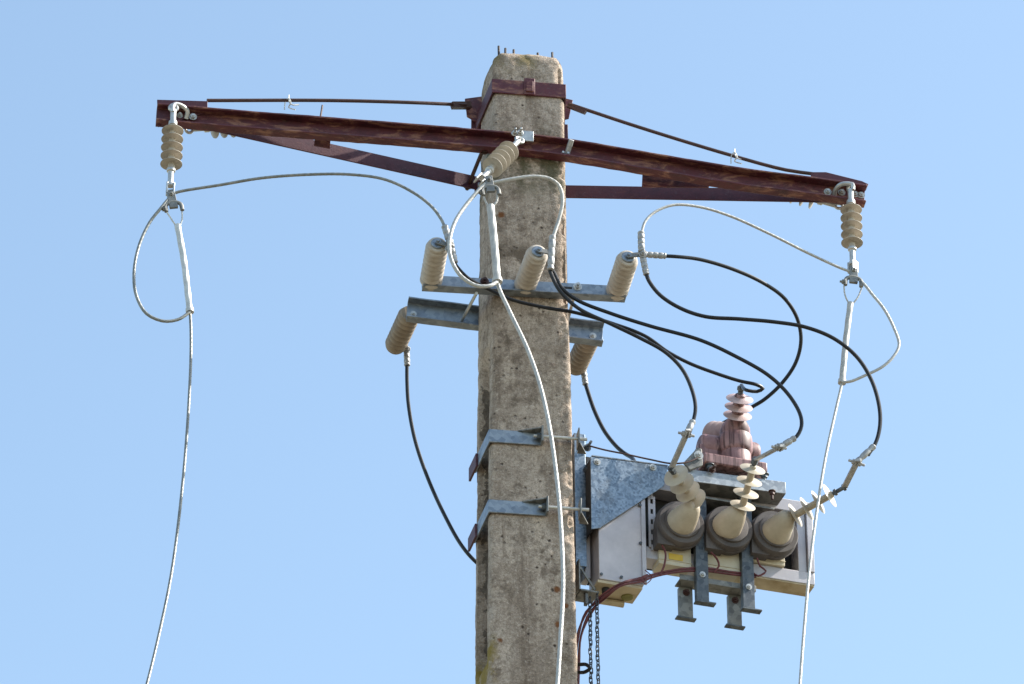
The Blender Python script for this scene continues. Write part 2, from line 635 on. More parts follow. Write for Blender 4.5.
for (px, h, y) in ((499, 0.050, -0.055), (505, 0.042, -0.055), (513.6, 0.040, -0.055), (516.5, 0.022, -0.05), (529, 0.024, -0.05), (538.5, 0.036, -0.05), (552.5, 0.040, -0.06)):
    p = W(px, 52, y)
    p.z = ZT-0.03
    q = p + V((rnd.uniform(-.004, .004), rnd.uniform(-.004, .004), 0.03+h))
    part('rebar', MB().cyl(p, q, 0.0045, n=8), M_rebar, pole)

# ------------------------------------------------------------------ rusty crossarm
YB = -0.112                       # back of the channel web
arm = thing('steel_crossarm', 'long rusty steel crossarm bolted across the head of the concrete pole', 'crossarm', (0, -0.11, W(528, 142, YB).z))
HB, FB = 0.076, 0.044
# near top edge of the beam, bent down a little beyond the pole
BEAM = [W(x, y, YB-FB)+V((0, FB, 0)) for x, y in ((157.5, 102.5), (207, 107.0), (300, 114.5), (400, 122.3), (480, 129), (530, 133.5), (572, 139), (650, 152), (736, 166.5), (812, 176.5), (867, 184.5))]
BEAM = catmull(BEAM, 0.03)


def channel(mbx, a, b, h, fl, tw=0.006, tf=0.007, path=None):
    """U channel from a to b (top back edge) or along path, opening to -Y"""
    if path is None:
        n = max(2, int((b-a).length/0.03))
        path = [a+(b-a)*(i/n) for i in range(n+1)]
    prof = [(0, 0), (fl, 0), (fl, -tf), (tw, -tf), (tw, -h+tf), (fl, -h+tf), (fl, -h), (0, -h)]
    n = len(path)-1
    vs, fs = [], []
    for i, c in enumerate(path):
        d = (path[min(n, i+1)]-path[max(0, i-1)]).normalized()
        up = V((0, 0, 1))
        up = (up-d*up.dot(d)).normalized()
        out = V((0, -1, 0))
        out = (out-d*out.dot(d)).normalized()
        for (o, u) in prof:
            p = c+out*o+up*u
            w = noise.noise(p*23+V((o*100, u*60, 0)))*0.0012
            vs.append(p+out*w+up*w)
    k8 = len(prof)
    for i in range(n):
        for k in range(k8):
            k2 = (k+1) % k8
            fs.append((i*k8+k, i*k8+k2, (i+1)*k8+k2, (i+1)*k8+k))
    fs.append(tuple(range(k8)))
    fs.append(tuple(n*k8+k for k in range(k8)))
    mbx.add(vs, fs)
    return d, up, out


mb = MB()
dA, upA, outA = channel(mb, None, None, HB, FB, path=BEAM)
part('beam', mb, M_rust, arm, bevel=0.0015)


def on_beam(px, up=0.0, out=0.0):
    """point on the top back edge of the beam at photo column px"""
    best, prev = None, None
    for p in BEAM:
        v = p-CAM
        x = 512+FPX*v.dot(R)/v.dot(F)
        if prev and prev[0] <= px <= x:
            best = prev[1]+(p-prev[1])*((px-prev[0])/(x-prev[0]))
            break
        prev = (x, p)
    if best is None:
        best = BEAM[0] if px < 300 else BEAM[-1]
    return best+V((0, 0, up))+V((0, -out, 0))


# end plates, gussets
ye = YB-0.0075
part('end_plate', MB().prism([W(157, 100.5, ye), W(207.5, 102, ye), W(207.5, 113, ye), W(158, 127.5, ye)], (0, -0.006, 0)), M_rust2, arm, bevel=0.001)
ye = YB+0.002
part('end_plate', MB().prism([W(811, 172, ye), W(826, 172, ye), W(862, 181, ye), W(868.5, 184, ye), W(866, 190, ye), W(811, 182, ye)], (0, 0.006, 0)), M_rust2, arm, bevel=0.001)

# braces from the arm ends back to the rear of the pole
YR = 0.125
bl0, bl1 = W(205, 115.5, -0.10), W(482, 177.5, YR)
br0, br1 = W(562, 185, YR), W(850, 190, -0.10)


def angle_bar(a, b, h, fl, th=0.006, fdir=(0, 1, 0)):
    d = (b-a).normalized()
    up = V((0, 0, 1))
    up = (up-d*up.dot(d)).normalized()
    o = V(fdir)
    o = (o-d*o.dot(d)-up*o.dot(up)).normalized()
    m_ = MB()
    prof = [(0, 0), (fl, 0), (fl, -th), (th, -th), (th, -h), (0, -h)]
    n = 14
    vs, fs = [], []
    for i in range(n+1):
        c = a+(b-a)*(i/n)
        vs += [c+o*x+up*u for x, u in prof]
    for i in range(n):
        for k in range(6):
            k2 = (k+1) % 6
            fs.append((i*6+k, i*6+k2, (i+1)*6+k2, (i+1)*6+k))
    fs += [tuple(range(6)), tuple(n*6+k for k in range(6))]
    return m_.add(vs, fs)


part('brace', angle_bar(bl0, bl1, 0.058, 0.04), M_rust2, arm, bevel=0.001)
part('brace', angle_bar(br0, br1, 0.055, 0.04), M_rust2, arm, bevel=0.001)
# plates tying brace and beam together
yg_ = -0.07
part('gusset', MB().prism([W(643, 165, yg_), W(710, 178, yg_), W(709, 187, yg_), W(642, 186.5, yg_)], (0, 0.007, 0)), M_rust, arm, bevel=0.001)
part('gusset', MB().prism([W(316, 132, -0.09), W(331, 133, -0.09), W(330, 148, -0.06), W(314, 145, -0.06)], (0, 0.007, 0)), M_rust, arm, bevel=0.001)
# long tie bolt along the left flank of the pole, and flat behind the pole
part('tie_bolt', MB().cyl(W(484, 147, -0.12), W(467, 189, 0.16), 0.0075, n=10).bolt(W(468, 185, 0.135), (0, -1, 0), 0.014), M_rod, arm)
part('rear_plate', MB().box(-0.17, 0.17, YR+0.002, YR+0.010, bl1.z-0.062, bl1.z-0.002), M_rust, arm, bevel=0.001)

# collar
zc = W(528, 82.5, -0.105).z
zc0 = W(528, 96, -0.105).z
wc, dc = pole_w(zc)/2+0.003, pole_d(zc)/2+0.003
mb = MB()
mb.box(-wc-0.006, wc+0.006, -dc-0.006, -dc, zc0, zc)
part('collar', mb, M_rust, arm, bevel=0.0015)
col_o = arm.children[-1]
def flank(sgn, w, d, z0, z1, y_end, th=0.006, y_start=None):
    """strip of flat bar lying along the flared flank of the pole"""
    k = FLARE/(2*d)
    ys_ = -d+0.0005 if y_start is None else y_start
    xa, xb = sgn*(w+0.0003+k*(ys_+d)), sgn*(w+0.0003+k*(y_end+d))
    return MB().prism([(xa, ys_, z0), (xb, y_end, z0), (xb+sgn*th, y_end, z0), (xa+sgn*th, ys_, z0)], (0, 0, z1-z0))


part('collar_strap', flank(-1, wc, dc, zc0-0.001, zc-0.001, dc+0.03), M_rust2, arm, bevel=0.001)
part('collar_strap', flank(1, wc, dc, zc0-0.001, zc-0.001, dc+0.03), M_rust2, arm, bevel=0.001)
yc_ = dc+0.012
part('collar_bracket', MB().prism([W(465, 98.5, yc_), W(484, 96, yc_), W(486, 126, yc_), (W(484, 126, yc_)), W(467, 116, yc_)], (0, 0.008, 0)), M_rust, arm, bevel=0.001)
part('collar_bracket', MB().prism([W(560, 97, yc_), W(573, 100, yc_), W(569, 118, yc_), W(560, 120, yc_)], (0, 0.008, 0)), M_rust, arm, bevel=0.001)
part('collar_back', MB().box(-wc-0.05, wc+0.05, dc+0.031, dc+0.038, zc0, zc), M_rust2, arm, bevel=0.001)
mb = MB().box(-0.019, 0.021, -dc-0.013, -dc-0.0065, zc0-0.002, zc+0.010)
mb.box(-0.012, 0.014, -dc-0.019, -dc-0.0135, zc0+0.008, zc-0.006)
part('collar_lock', mb, M_rust, arm, bevel=0.002)
# stays from collar to arm ends
pl = V((-wc-0.085, dc+0.008, zc0-0.01))
mb = MB().tube([W(207, 100.5, -0.105), W(330, 100.5, -0.05), W(410, 102.5, 0.0), W(466, 105, 0.08)], 0.0068, n=8, step=0.05)
mb.bar(W(452, 105.5, 0.06), W(470, 105.5, 0.10), 0.02, 0.024)
part('tie_rod', mb, M_rod, arm)
mb = MB().tube([W(569, 104, 0.08), W(640, 127.5, 0.03), W(730, 155, -0.03), W(786, 170, -0.08), W(814, 174, -0.105)], 0.0068, n=8, step=0.05)
mb.bar(W(568, 105, 0.085), W(586, 112, 0.06), 0.012, 0.020)
part('tie_rod', mb, M_rod, arm)
# hand-twisted wire ends on the stays
for (px, py, y) in ((289, 103, -0.07), (735, 157, -0.035)):
    mb = MB()
    c = W(px, py, y)
    mb.tube([c+V((-.016, 0, -.03)), c+V((-.013, 0, .005)), c+V((-0.003, -.01, .014)), c+V((.006, -.01, -.006)), c+V((.0, .01, -.012)), c+V((.024, 0, -.028))], 0.0023, n=6, step=0.006)
    mb.tube([c+V((-.002, -.008, .03)), c+V((0, -.008, 0.0)), c+V((.012, -.01, -.014)), c+V((.036, 0, -.004))], 0.0023, n=6, step=0.006)
    part('wire_tie', mb, M_alu, arm)
c = on_beam(321, 0.001, 0.02)
part('wire_tie', MB().tube([c+V((-.006, 0, 0)), c+V((-.002, 0, .03)), c+V((.002, 0, .065))], 0.004, n=6, step=0.02), M_rod, arm)
# bolts and hooks
for (px, py, r_) in ((193, 117, 0.010), (179.7, 115.5, 0.008), (827.6, 192, 0.010), (841.5, 192.5, 0.010), (855, 194.5, 0.009), (861, 195.3, 0.010)):
    yy = YB-0.0065 if px > 300 else YB-0.0137
    part('bolt', MB().bolt(W(px, py, yy), (0, -1, 0), r_, 0.008, 0.006), M_bolt, arm)
for px in (562.5, 567.5):
    part('bolt', MB().bolt(on_beam(px-1, -0.06, 0.0065), outA, 0.009, 0.012, 0.02), M_bolt, arm)
part('spacer', MB().cyl(on_beam(566, -0.055, 0.02), on_beam(569, -0.015, 0.06), 0.010, n=12), M_lug, arm, bevel=0.001)
part('bolt', MB().bolt(on_beam(484, -0.07, 0.0065), outA, 0.011, 0.01, 0.02), M_rod, arm)
part('bolt', MB().bolt(W(480, 186, YR-0.001), (0, -1, 0), 0.010, 0.008, 0.008), M_bolt, arm)


def hook(px, pts, r=0.0085):
    part('hook', MB().tube(pts, r, n=10, step=0.006), M_bolt, arm)


hook(172, [W(186, 119, YB-0.015), W(187.3, 111, YB-0.03), W(181, 105.5, YB-0.045), W(175, 104.3, YB-0.055), W(172.8, 107, YB-0.06), W(173, 112, YB-0.06)])
hook(850, [W(834.3, 195, YB-0.008), W(835.5, 190, YB-0.025), W(840, 185, YB-0.045), W(847, 183.7, YB-0.055), W(852.3, 185, YB-0.06), W(853, 190, YB-0.06)])
# centre attachment plate
p = on_beam(520, -0.03, 0.056)
mb = MB().obox(on_beam(525, -0.018, 0.049), V((0.024, 0, 0)), V((0, 0.004, 0)), V((0, 0, 0.022)))
mb.bolt(on_beam(518, -0.010, 0.054), outA, 0.009, 0.010, 0.02)
mb.bolt(on_beam(512.5, -0.012, 0.050), outA, 0.008, 0.012, 0.02)
part('hanger_plate', mb, M_bolt, arm, bevel=0.001)

# ------------------------------------------------------------------ shed insulators
SHEDS = [0.101, 0.138, 0.175, 0.212, 0.249]


def shed_body(sheds, rs, rc, t0, t1, drop=0.010):
    """sheds are umbrellas that droop towards the line end (+z)"""
    pr = [(rc*0.95, t0), (rc, t0+0.002)]
    for s in sheds:
        pr += [(rc, s-0.005), (rc+0.004, s-0.003), (rs-0.004, s+0.0005), (rs, s+0.002), (rs, s+0.0034), (rs-0.003, s+0.0030), (rc+0.004, s+0.0024), (rc, s+0.004)]
    pr += [(rc, t1-0.002), (rc*0.95, t1)]
    return pr


def tension_insulator(label, loc, quat, group):
    t = thing('tension_insulator', label, 'insulator', loc, quat, group)
    part('shed_body', MB().lathe(shed_body(SHEDS, 0.0395, 0.0125, 0.078, 0.275), n=40), M_sil, t, local=True, sharp=55)
    e = MB().lathe([(0.011, 0.012), (0.0105, 0.06), (0.016, 0.064), (0.016, 0.079)], n=16)
    e.tube([V((0.0, 0.014*math.sin(a), 0.0+0.014*math.cos(a))) for a in [k*math.pi/8 for k in range(16)]], 0.006, n=8, smooth=False, closed=True)
    part('eye_fitting', e, M_bolt, t, local=True)
    e = MB().lathe([(0.016, 0.274), (0.016, 0.284), (0.0105, 0.288), (0.0105, 0.335), (0.013, 0.338), (0.013, 0.35)], n=16)
    e.box(-0.013, 0.013, -0.015, -0.009, 0.338, 0.385).box(-0.013, 0.013, 0.009, 0.015, 0.338, 0.385)
    part('clevis', e, M_bolt, t, local=True, bevel=0.001)
    return t


GT = 'insulators strung from the rusty crossarm'
pL0, pL1 = W(173.5, 108, -0.165), W(170.0, 196, -0.175)
tiL = tension_insulator('beige five shed insulator hanging at the left end of the rusty crossarm', pL0, aim(pL1-pL0), GT)
pR0, pR1 = W(850.5, 187, -0.165), W(852.8, 270, -0.175)
dup(tiL, pR0, aim(pR1-pR0, 1.0), 'beige five shed insulator hanging at the right end of the rusty crossarm', GT)
pC0 = W(519.5, 140, -0.185)
dC = (reach(pC0, 489, 171, 0.285)-pC0).normalized()
dup(tiL, pC0, aim(dC, 0.5), 'beige insulator tilted towards the viewer in front of the concrete pole', GT)
a_, b_ = W(189, 129, -0.06), W(268, 125, 0.02)
dup(tiL, a_, aim(b_-a_, 0.3), 'insulator hidden behind the left end of the crossarm, only shed tips peeking below', GT)
a_, b_ = W(839, 206, -0.06), W(757, 183, 0.0)
dup(tiL, a_, aim(b_-a_, 0.3), 'insulator hidden behind the right end of the crossarm, a row of shed tips peeking below', GT)

# ------------------------------------------------------------------ galvanised arms for the post insulators
zfa = W(500, 276, -0.115).z
YFA = yf(zfa)-0.004
a0, a1 = W(421.5, 275.5, YFA), W(624, 287, YFA)
fa = thing('insulator_bracket', 'pale galvanised angle bar across the pole front carrying three cream post insulators', 'bracket', (a0+a1)/2, None, 'galvanised arms across the pole')
d_ = (a1-a0).normalized()
up_ = (V((0, 0, 1))-d_*d_.z).normalized()
mb = MB()
out_ = V((0, -1, 0))
prof = [(0, 0), (0.006, 0), (0.006, -0.062), (0.042, -0.062), (0.042, -0.068), (0, -0.068)]
vs = [a0+out_*x+up_*u for x, u in prof] + [a1+out_*x+up_*u for x, u in prof]
mb.add(vs, [tuple(range(6)), tuple(range(11, 5, -1))]+[(k, (k+1) % 6, 6+(k+1) % 6, 6+k) for k in range(6)])
part('angle_bar', mb, M_galv, fa, bevel=0.0012)
for px in (484.5, 577.5):
    part('bolt', MB().bolt(W(px, 281.5+(px-484)*0.057, YFA-0.0062), (0, -1, 0), 0.011, 0.009, 0.012), M_rod if px < 500 else M_bolt, fa)
for px in (493, 566):
    c = W(px, 283+(px-484)*0.057, YFA-0.0064)
    part('slot', MB().obox(c, d_*0.022, V((0, 0.0008, 0)), up_*0.0045), M_dark, fa)

zra = W(500, 318, 0.12).z
YRA = pole_d(zra)/2+0.045
c0, c1 = W(407.5, 302.5, YRA), W(603, 327.5, YRA)
ra = thing('insulator_bracket', 'galvanised channel behind the pole with an insulator at each end', 'bracket', (c0+c1)/2, None, 'galvanised arms across the pole')
mb = MB()
channel(mb, c0, c1, 0.085, 0.040, 0.005, 0.006)
part('channel_bar', mb, M_galv, ra, bevel=0.001)
part('bolt', MB().bolt(W(413.5, 314, YRA-0.006), (0, -1, 0), 0.008, 0.006, 0.004), M_bolt, ra)
part('bolt', MB().bolt(W(592.8, 336, YRA-0.006), (0, -1, 0), 0.009, 0.006, 0.006), M_bolt, ra)
part('tie_bolt', MB().cyl(W(476.5, 293, YFA-0.02), W(460.5, 323, YRA+0.02), 0.006, n=10), M_bolt, ra)
part('tie_bolt', MB().cyl(W(574, 297, YFA-0.02), W(566, 327, YRA+0.02), 0.006, n=10), M_bolt, ra)


def post_insulator(label, loc, quat, L, group):
    t = thing('post_insulator', label, 'insulator', loc, quat, group)
    pr = [(0.033, 0.0), (0.034, 0.004)]
    n = 8
    p = (L-0.02)/n
    for i in range(n):
        s = 0.008+i*p
        pr += [(0.0315, s), (0.0325, s+p*0.08), (0.0385, s+p*0.26), (0.0405, s+p*0.42), (0.0405, s+p*0.62), (0.0385, s+p*0.78), (0.0325, s+p*0.94)]
    pr += [(0.036, L-0.008), (0.033, L-0.002), (0.031, L)]
    part('ribbed_body', MB().lathe(pr, n=40), M_silp, t, local=True, sharp=70)
    e = MB().lathe([(0.023, L+0.0005), (0.0235, L+0.004), (0.021, L+0.007), (0.012, L+0.0075), (0.012, L+0.009)], n=24)
    e.lathe([(0.011, L+0.009), (0.011, L+0.017)], n=6)
    e.lathe([(0.006, L+0.017), (0.006, L+0.026)], n=10)
    part('end_cap', e, M_galv, t, local=True)
    return t


GP = 'post insulators on the galvanised arms'
LP = 0.222
posts = {}
first = None
for key, bp, tp, lab in (('L', (430.5, 283.5), (437.5, 244), 'cream ribbed post insulator at the left end of the galvanised bar, left of the pole'),
                         ('M', (524, 288), (538, 252), 'cream ribbed post insulator standing out from the middle of the pole front'),
                         ('R', (616, 294), (628, 257.5), 'cream ribbed post insulator at the right end of the galvanised bar, right of the pole')):
    b = W(bp[0], bp[1], YFA-0.007)
    tq = W(tp[0], tp[1], YFA-0.007-LP)
    q = aim(tq-b)
    if first is None:
        first = post_insulator(lab, b, q, LP, GP)
    else:
        dup(first, b, q, lab, GP)
    posts[key] = b+(tq-b).normalized()*LP
rear = None
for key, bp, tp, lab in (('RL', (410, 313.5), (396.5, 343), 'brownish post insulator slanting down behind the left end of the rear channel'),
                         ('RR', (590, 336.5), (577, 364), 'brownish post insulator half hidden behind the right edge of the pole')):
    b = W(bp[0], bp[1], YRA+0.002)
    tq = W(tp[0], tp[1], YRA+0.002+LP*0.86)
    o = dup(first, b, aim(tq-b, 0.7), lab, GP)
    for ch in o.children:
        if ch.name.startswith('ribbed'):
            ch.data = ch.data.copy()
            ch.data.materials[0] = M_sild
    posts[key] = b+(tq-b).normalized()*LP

# ------------------------------------------------------------------ bare conductors
def ground_run(p, q):
    """carry the line on from p (heading p-q) down to its anchor on the ground"""
    d = (p-q).normalized()
    out = []
    k = p.copy()
    s = p.z/6
    for i in range(1, 7):
        f = i/6
        out.append(V((p.x+d.x*1.2*f, p.y-3.4*f*f-0.9*f, p.z*(1-f))))
    return out


def crimp(mb, p, q, r, n=4):
    p, q = V(p), V(q)
    L = (q-p).length
    pr = [(r*0.8, 0), (r, 0.003)]
    for i in range(n):
        s = L*(i+0.5)/n
        pr += [(r, s-L*0.2/n), (r*0.8, s), (r, s+L*0.2/n)]
    pr += [(r, L-0.003), (r*0.75, L)]
    mb.lathe(pr, p, q-p, 14)
    return mb


def conductor(label, mat, line, rl, tail, jump, rt, grip, rg, yoke, lug, gmat):
    t = thing('line_conductor', label, 'power line', line[0], None, 'bare conductors of the overhead line')
    mb = MB()
    mb.tube(line, rl, n=24, step=0.007, lobes=6, pitch=0.12, amp=0.10)
    mb.tube([line[-1]]+ground_run(line[-1], line[-2]), rl, n=12, step=0.2)
    mb.tube(tail, rt, n=24, step=0.007, lobes=6, pitch=0.12, amp=0.10)
    mb.tube(jump, rt*0.95, n=24, step=0.007, lobes=6, pitch=0.12, amp=0.10)
    part('wire', mb, mat, t)
    mb = MB()
    for g in grip[:2]:
        mb.tube(g, rl*0.62, n=10, step=0.01, lobes=3, pitch=0.08, amp=0.12)
    mb.tube(grip[2], rg, n=16, step=0.008, lobes=4, pitch=0.30, amp=0.12)
    e = grip[2][-1]
    dd = (grip[2][-1]-grip[2][-2]).normalized()
    mb.cyl(e-dd*0.01, e+dd*0.006, rg*1.25, n=14)
    part('dead_end_grip', mb, gmat, t)
    mb = MB()
    c0, c1 = yoke
    dd = (c1-c0).normalized()
    sd = V((1, 0, 0))-dd*dd.x
    sd.normalize()
    fr = dd.cross(sd).normalized()
    mb.obox(c0+(c1-c0)*0.45, sd*0.015, fr*0.006, dd*((c1-c0).length*0.55))
    mb.tube([c1+sd*0.028+dd*0.014, c1+sd*0.026-dd*0.016, c1+sd*0.008-dd*0.026, c1-sd*0.008-dd*0.026, c1-sd*0.026-dd*0.016, c1-sd*0.030+dd*0.014], 0.0075, n=10, step=0.006)
    mb.bolt(c0+(c1-c0)*0.2, fr, 0.009, 0.008, 0.008)
    mb.bolt(c0+(c1-c0)*0.2, -fr, 0.009, 0.008, 0.008)
    mb.bolt(c1-sd*0.032, -sd, 0.009, 0.008, 0.008)
    part('yoke', mb, M_galvr, t, bevel=0.001)
    if lug:
        mb = MB()
        crimp(mb, lug[0], lug[1], 0.0125)
        part('lug', mb, M_lug, t)
    return t


y0 = -0.18
# left
eL = posts['L']
TL = eL + V((0.035, -0.02, 0.0))
conductor('bare grey conductor looping below the left insulator and dropping out of the frame', M_alud,
          [W(178, 226, -0.18), W(184, 262, -0.19), W(190, 312, -0.21), W(191, 345, -0.23), W(189, 400, -0.28), W(183, 480, -0.36), W(172, 570, -0.46), W(160, 630, -0.54), W(147, 684, -0.62), W(138, 715, -0.67)], 0.0053,
          [W(190, 312, -0.22), W(178, 319.5, -0.23), W(163, 321, -0.24), W(147, 314, -0.24), W(136.5, 296, -0.23), W(134, 274, -0.22), W(139, 246, -0.20), W(150, 222, -0.19), W(161, 208, -0.19), W(170, 197, -0.18)],
          [W(172, 194, -0.18), W(180, 191.5, -0.18), W(220, 185, -0.18), W(262, 178, -0.2), W(310, 174.5, -0.23), W(350, 174.5, -0.26), W(385, 179.5, -0.3), W(414, 193, -0.33), W(432, 207, -0.345), W(441, 219, -0.35), W(446, 230, -0.355)], 0.0058,
          ([W(165, 209, -0.185), W(170, 217, -0.185), W(177.5, 228, -0.182)], [W(182, 212, -0.185), W(182, 220, -0.185), W(178.5, 229, -0.182)], [W(177.5, 225, -0.182), W(184, 262, -0.19), W(189.8, 311, -0.211)]), 0.0115,
          (W(170.3, 192, -0.18), W(174, 208, -0.185)), (W(444.5, 226, -0.352), W(451.5, 248, -0.362)), M_alu)
# right
conductor('bare pale conductor looping below the right insulator and dropping past the breaker', M_aluw,
          [W(849, 306, -0.18), W(846, 340, -0.19), W(842, 382, -0.20), W(837, 405, -0.22), W(826, 455, -0.28), W(817, 510, -0.35), W(810, 565, -0.42), W(804, 630, -0.5), W(800, 684, -0.57), W(798, 715, -0.61)], 0.0053,
          [W(842, 382, -0.21), W(850, 381.5, -0.22), W(866, 375, -0.23), W(882, 367, -0.235), W(893, 357, -0.235), W(899, 345, -0.23), W(894, 328, -0.22), W(884, 309, -0.21), W(872, 294, -0.2), W(864, 284, -0.19), W(856, 277, -0.18)],
          [W(852, 272, -0.18), W(843, 269, -0.18), W(810, 254, -0.2), W(770, 234, -0.24), W(730, 216, -0.28), W(700, 207, -0.31), W(674, 205, -0.335), W(655, 212, -0.35), W(645, 222, -0.36), W(641, 236, -0.365)], 0.0054,
          ([W(844, 286, -0.185), W(845, 295, -0.185), W(850, 306, -0.182)], [W(862, 287, -0.185), W(858, 297, -0.185), W(851, 306, -0.182)], [W(850.5, 303, -0.182), W(846, 340, -0.19), W(842, 382, -0.20)]), 0.0115,
          (W(853.5, 268, -0.18), W(853.5, 283, -0.185)), (W(641, 232, -0.364), W(641.5, 252, -0.366)), M_aluw)
# centre
eC = pC0+dC*0.37
yC = eC.y
conductor('thick white conductor curling in front of the concrete pole and running down its face', M_aluw,
          [W(491, 208, yC), W(494, 240, yC-.02), W(497.5, 283, yC-.05), W(509, 310, yC-.07), W(527, 348, yC-.1), W(540, 385, yC-.13), W(550, 430, yC-.17), W(558, 490, yC-.22), W(562, 545, yC-.27), W(563, 590, yC-.31), W(560, 645, yC-.37), W(557.5, 684, yC-.41), W(555, 715, yC-.44)], 0.0074,
          [W(497, 282, yC-.06), W(489, 286, yC-.075), W(476, 285.5, yC-.08), W(461, 276, yC-.08), W(451.5, 260, yC-.075), W(449.5, 242, yC-.06), W(455, 222, yC-.04), W(466, 205, yC-.02), W(478, 191, yC-.01), W(486, 183, yC)],
          [W(487, 184, yC), W(497, 182, yC), W(515, 178.5, yC+.0), W(535, 176.5, yC+.01), W(550, 179, yC+.02), W(559, 186, yC+.03), W(562.5, 200, yC+.04), W(559, 219, yC+.05), W(553.5, 236, yC+.05), W(551, 247, yC+.05)], 0.0072,
          ([W(483, 189, yC), W(484, 198, yC), W(489.5, 209, yC)], [W(497, 194, yC), W(497, 201, yC), W(491.5, 208, yC)], [W(490.5, 206, yC), W(494, 240, yC-.02), W(497.3, 281, yC-.05)]), 0.0145,
          (W(488, 178, yC), W(491, 192, yC-0.005)), (W(552.5, 236, -0.37), W(550.5, 270, -0.37)), M_aluw)

# ------------------------------------------------------------------ pole clamps
def pole_clamp(pyt, pyb, px_tab, label):
    zt = W(515, pyt, -0.115).z
    zb = W(515, pyb, -0.115).z
    w, d = pole_w(zt)/2+0.004, pole_d(zt)/2+0.005
    t = thing('pole_clamp', label, 'clamp', (0, -d, zt), None, 'galvanised clamps round the pole')
    xt = W(px_tab, pyt, -d).x
    part('strap', MB().box(-w-0.006, xt, -d-0.006, -d, zb, zt), M_galv, t, bevel=0.0025)
    part('strap', flank(-1, w, d, zb, zt, d*0.8), M_galv, t, bevel=0.001)
    mb = MB().box(xt-0.004, xt+0.003, -d-0.045, -d-0.0065, zb-0.004, zt+0.006)
    mb.prism([(xt-0.085, -d-0.0065, zt+0.001), (xt-0.0045, -d-0.042, zt+0.001), (xt-0.0045, -d-0.0065, zt+0.001)], (0, 0, -0.005))
    part('tab', mb, M_galvr, t, bevel=0.001)
    zm = (zt+zb)/2
    part('threaded_rod', MB().cyl((xt-0.03, -d-0.022, zm), (w+0.045, -d-0.022, zm), 0.006, n=10), M_bolt, t)
    part('nut', MB().cyl((xt-0.018, -d-0.022, zm), (xt-0.005, -d-0.022, zm), 0.012, n=6), M_galvd, t)
    mb = MB().box(w+0.012, w+0.017, -d-0.042, -d+0.01, zb-0.002, zt+0.008)
    mb.prism([(w+0.0175, -d-0.042, zb-0.002), (w+0.0175, -d+0.03, zb-0.002), (w+0.05, -d+0.03, zb-0.002)], (0, 0, 0.005))
    part('lug_bracket', mb, M_galvr, t, bevel=0.001)
    part('rear_strap', flank(-1, w+0.0065, d, zb-0.004, zt-0.003, d+0.03, 0.008, d*0.35).box(-w-0.012, w+0.02, d+0.036, d+0.042, zb, zt), M_rust2, t, bevel=0.001)
    return t


pole_clamp(431.5, 444.5, 541, 'galvanised strap clamp round the pole, the upper of two beside the breaker bracket')
pole_clamp(502, 515, 546, 'galvanised strap clamp round the pole, the lower of two beside the breaker bracket')

# ------------------------------------------------------------------ pole mounted breaker
Y0 = -0.03


turn_frame(10)


def X(px, py, y):
    return W(px, py, y).x


def Z(px, py, y):
    return W(px, py, y).z


bk = thing('circuit_breaker', 'grey boxy pole mounted breaker with three round poles and cream bushings, right of the pole', 'breaker', (X(700, 590, 0), 0.03, Z(700, 590, 0)))
# wall channel beside the pole
mb = MB()
xa, xb = X(575, 500, 0.0), X(586, 500, 0.0)
mb.box(xa, xb, 0.0, 0.006, Z(582, 566, 0), Z(582, 434, 0))
mb.box(xa, xa+0.006, 0.0065, 0.07, Z(582, 566, 0), Z(582, 434, 0))
mb.box(xb-0.006, xb, 0.0065, 0.05, Z(582, 566, 0), Z(582, 434, 0))
part('mounting_channel', mb, M_galvb, bk, bevel=0.001)
for py in (448, 470, 522):
    part('bolt', MB().bolt(W(587, py, -0.002), (0, -1, 0), 0.010, 0.014, 0.03), M_galvd, bk)
part('back_plate', MB().box(xb-0.02, X(600, 500, .08), 0.075, 0.085, Z(590, 585, .08), Z(590, 458, .08)), M_dark, bk)  # near-black colour stands in for the shade in the bracket gap
# spangled gusset plate
yg = -0.062
poly = [W(590.5, 456.5, yg), W(668, 466.5, yg), W(664, 486, yg), W(600, 528, yg), W(591.5, 529, yg)]
mb = MB().prism(poly, (0, 0.004, 0))
part('gusset_plate', mb, M_galvb, bk, bevel=0.0012)
part('gusset_web', MB().box(poly[0].x+0.002, poly[0].x+0.007, yg+0.0045, 0.07, poly[4].z, poly[0].z-0.008), M_dark, bk)  # web coloured near-black to hold the shade of the gap
mb = MB().prism([W(592, 456, yg-0.0), W(668, 466, yg-0.0), W(668, 466, yg)+V((0, .13, -0.0)), W(592, 456, yg)+V((0, .13, 0))], (0, 0, 0.005))
part('top_flange', mb, M_galv, bk, bevel=0.001)
for px, py in ((653, 467.5), (597, 462)):
    part('bolt', MB().bolt(W(px, py, yg-0.0005), (0, -1, 0), 0.009, 0.006, 0.004), M_bolt, bk)
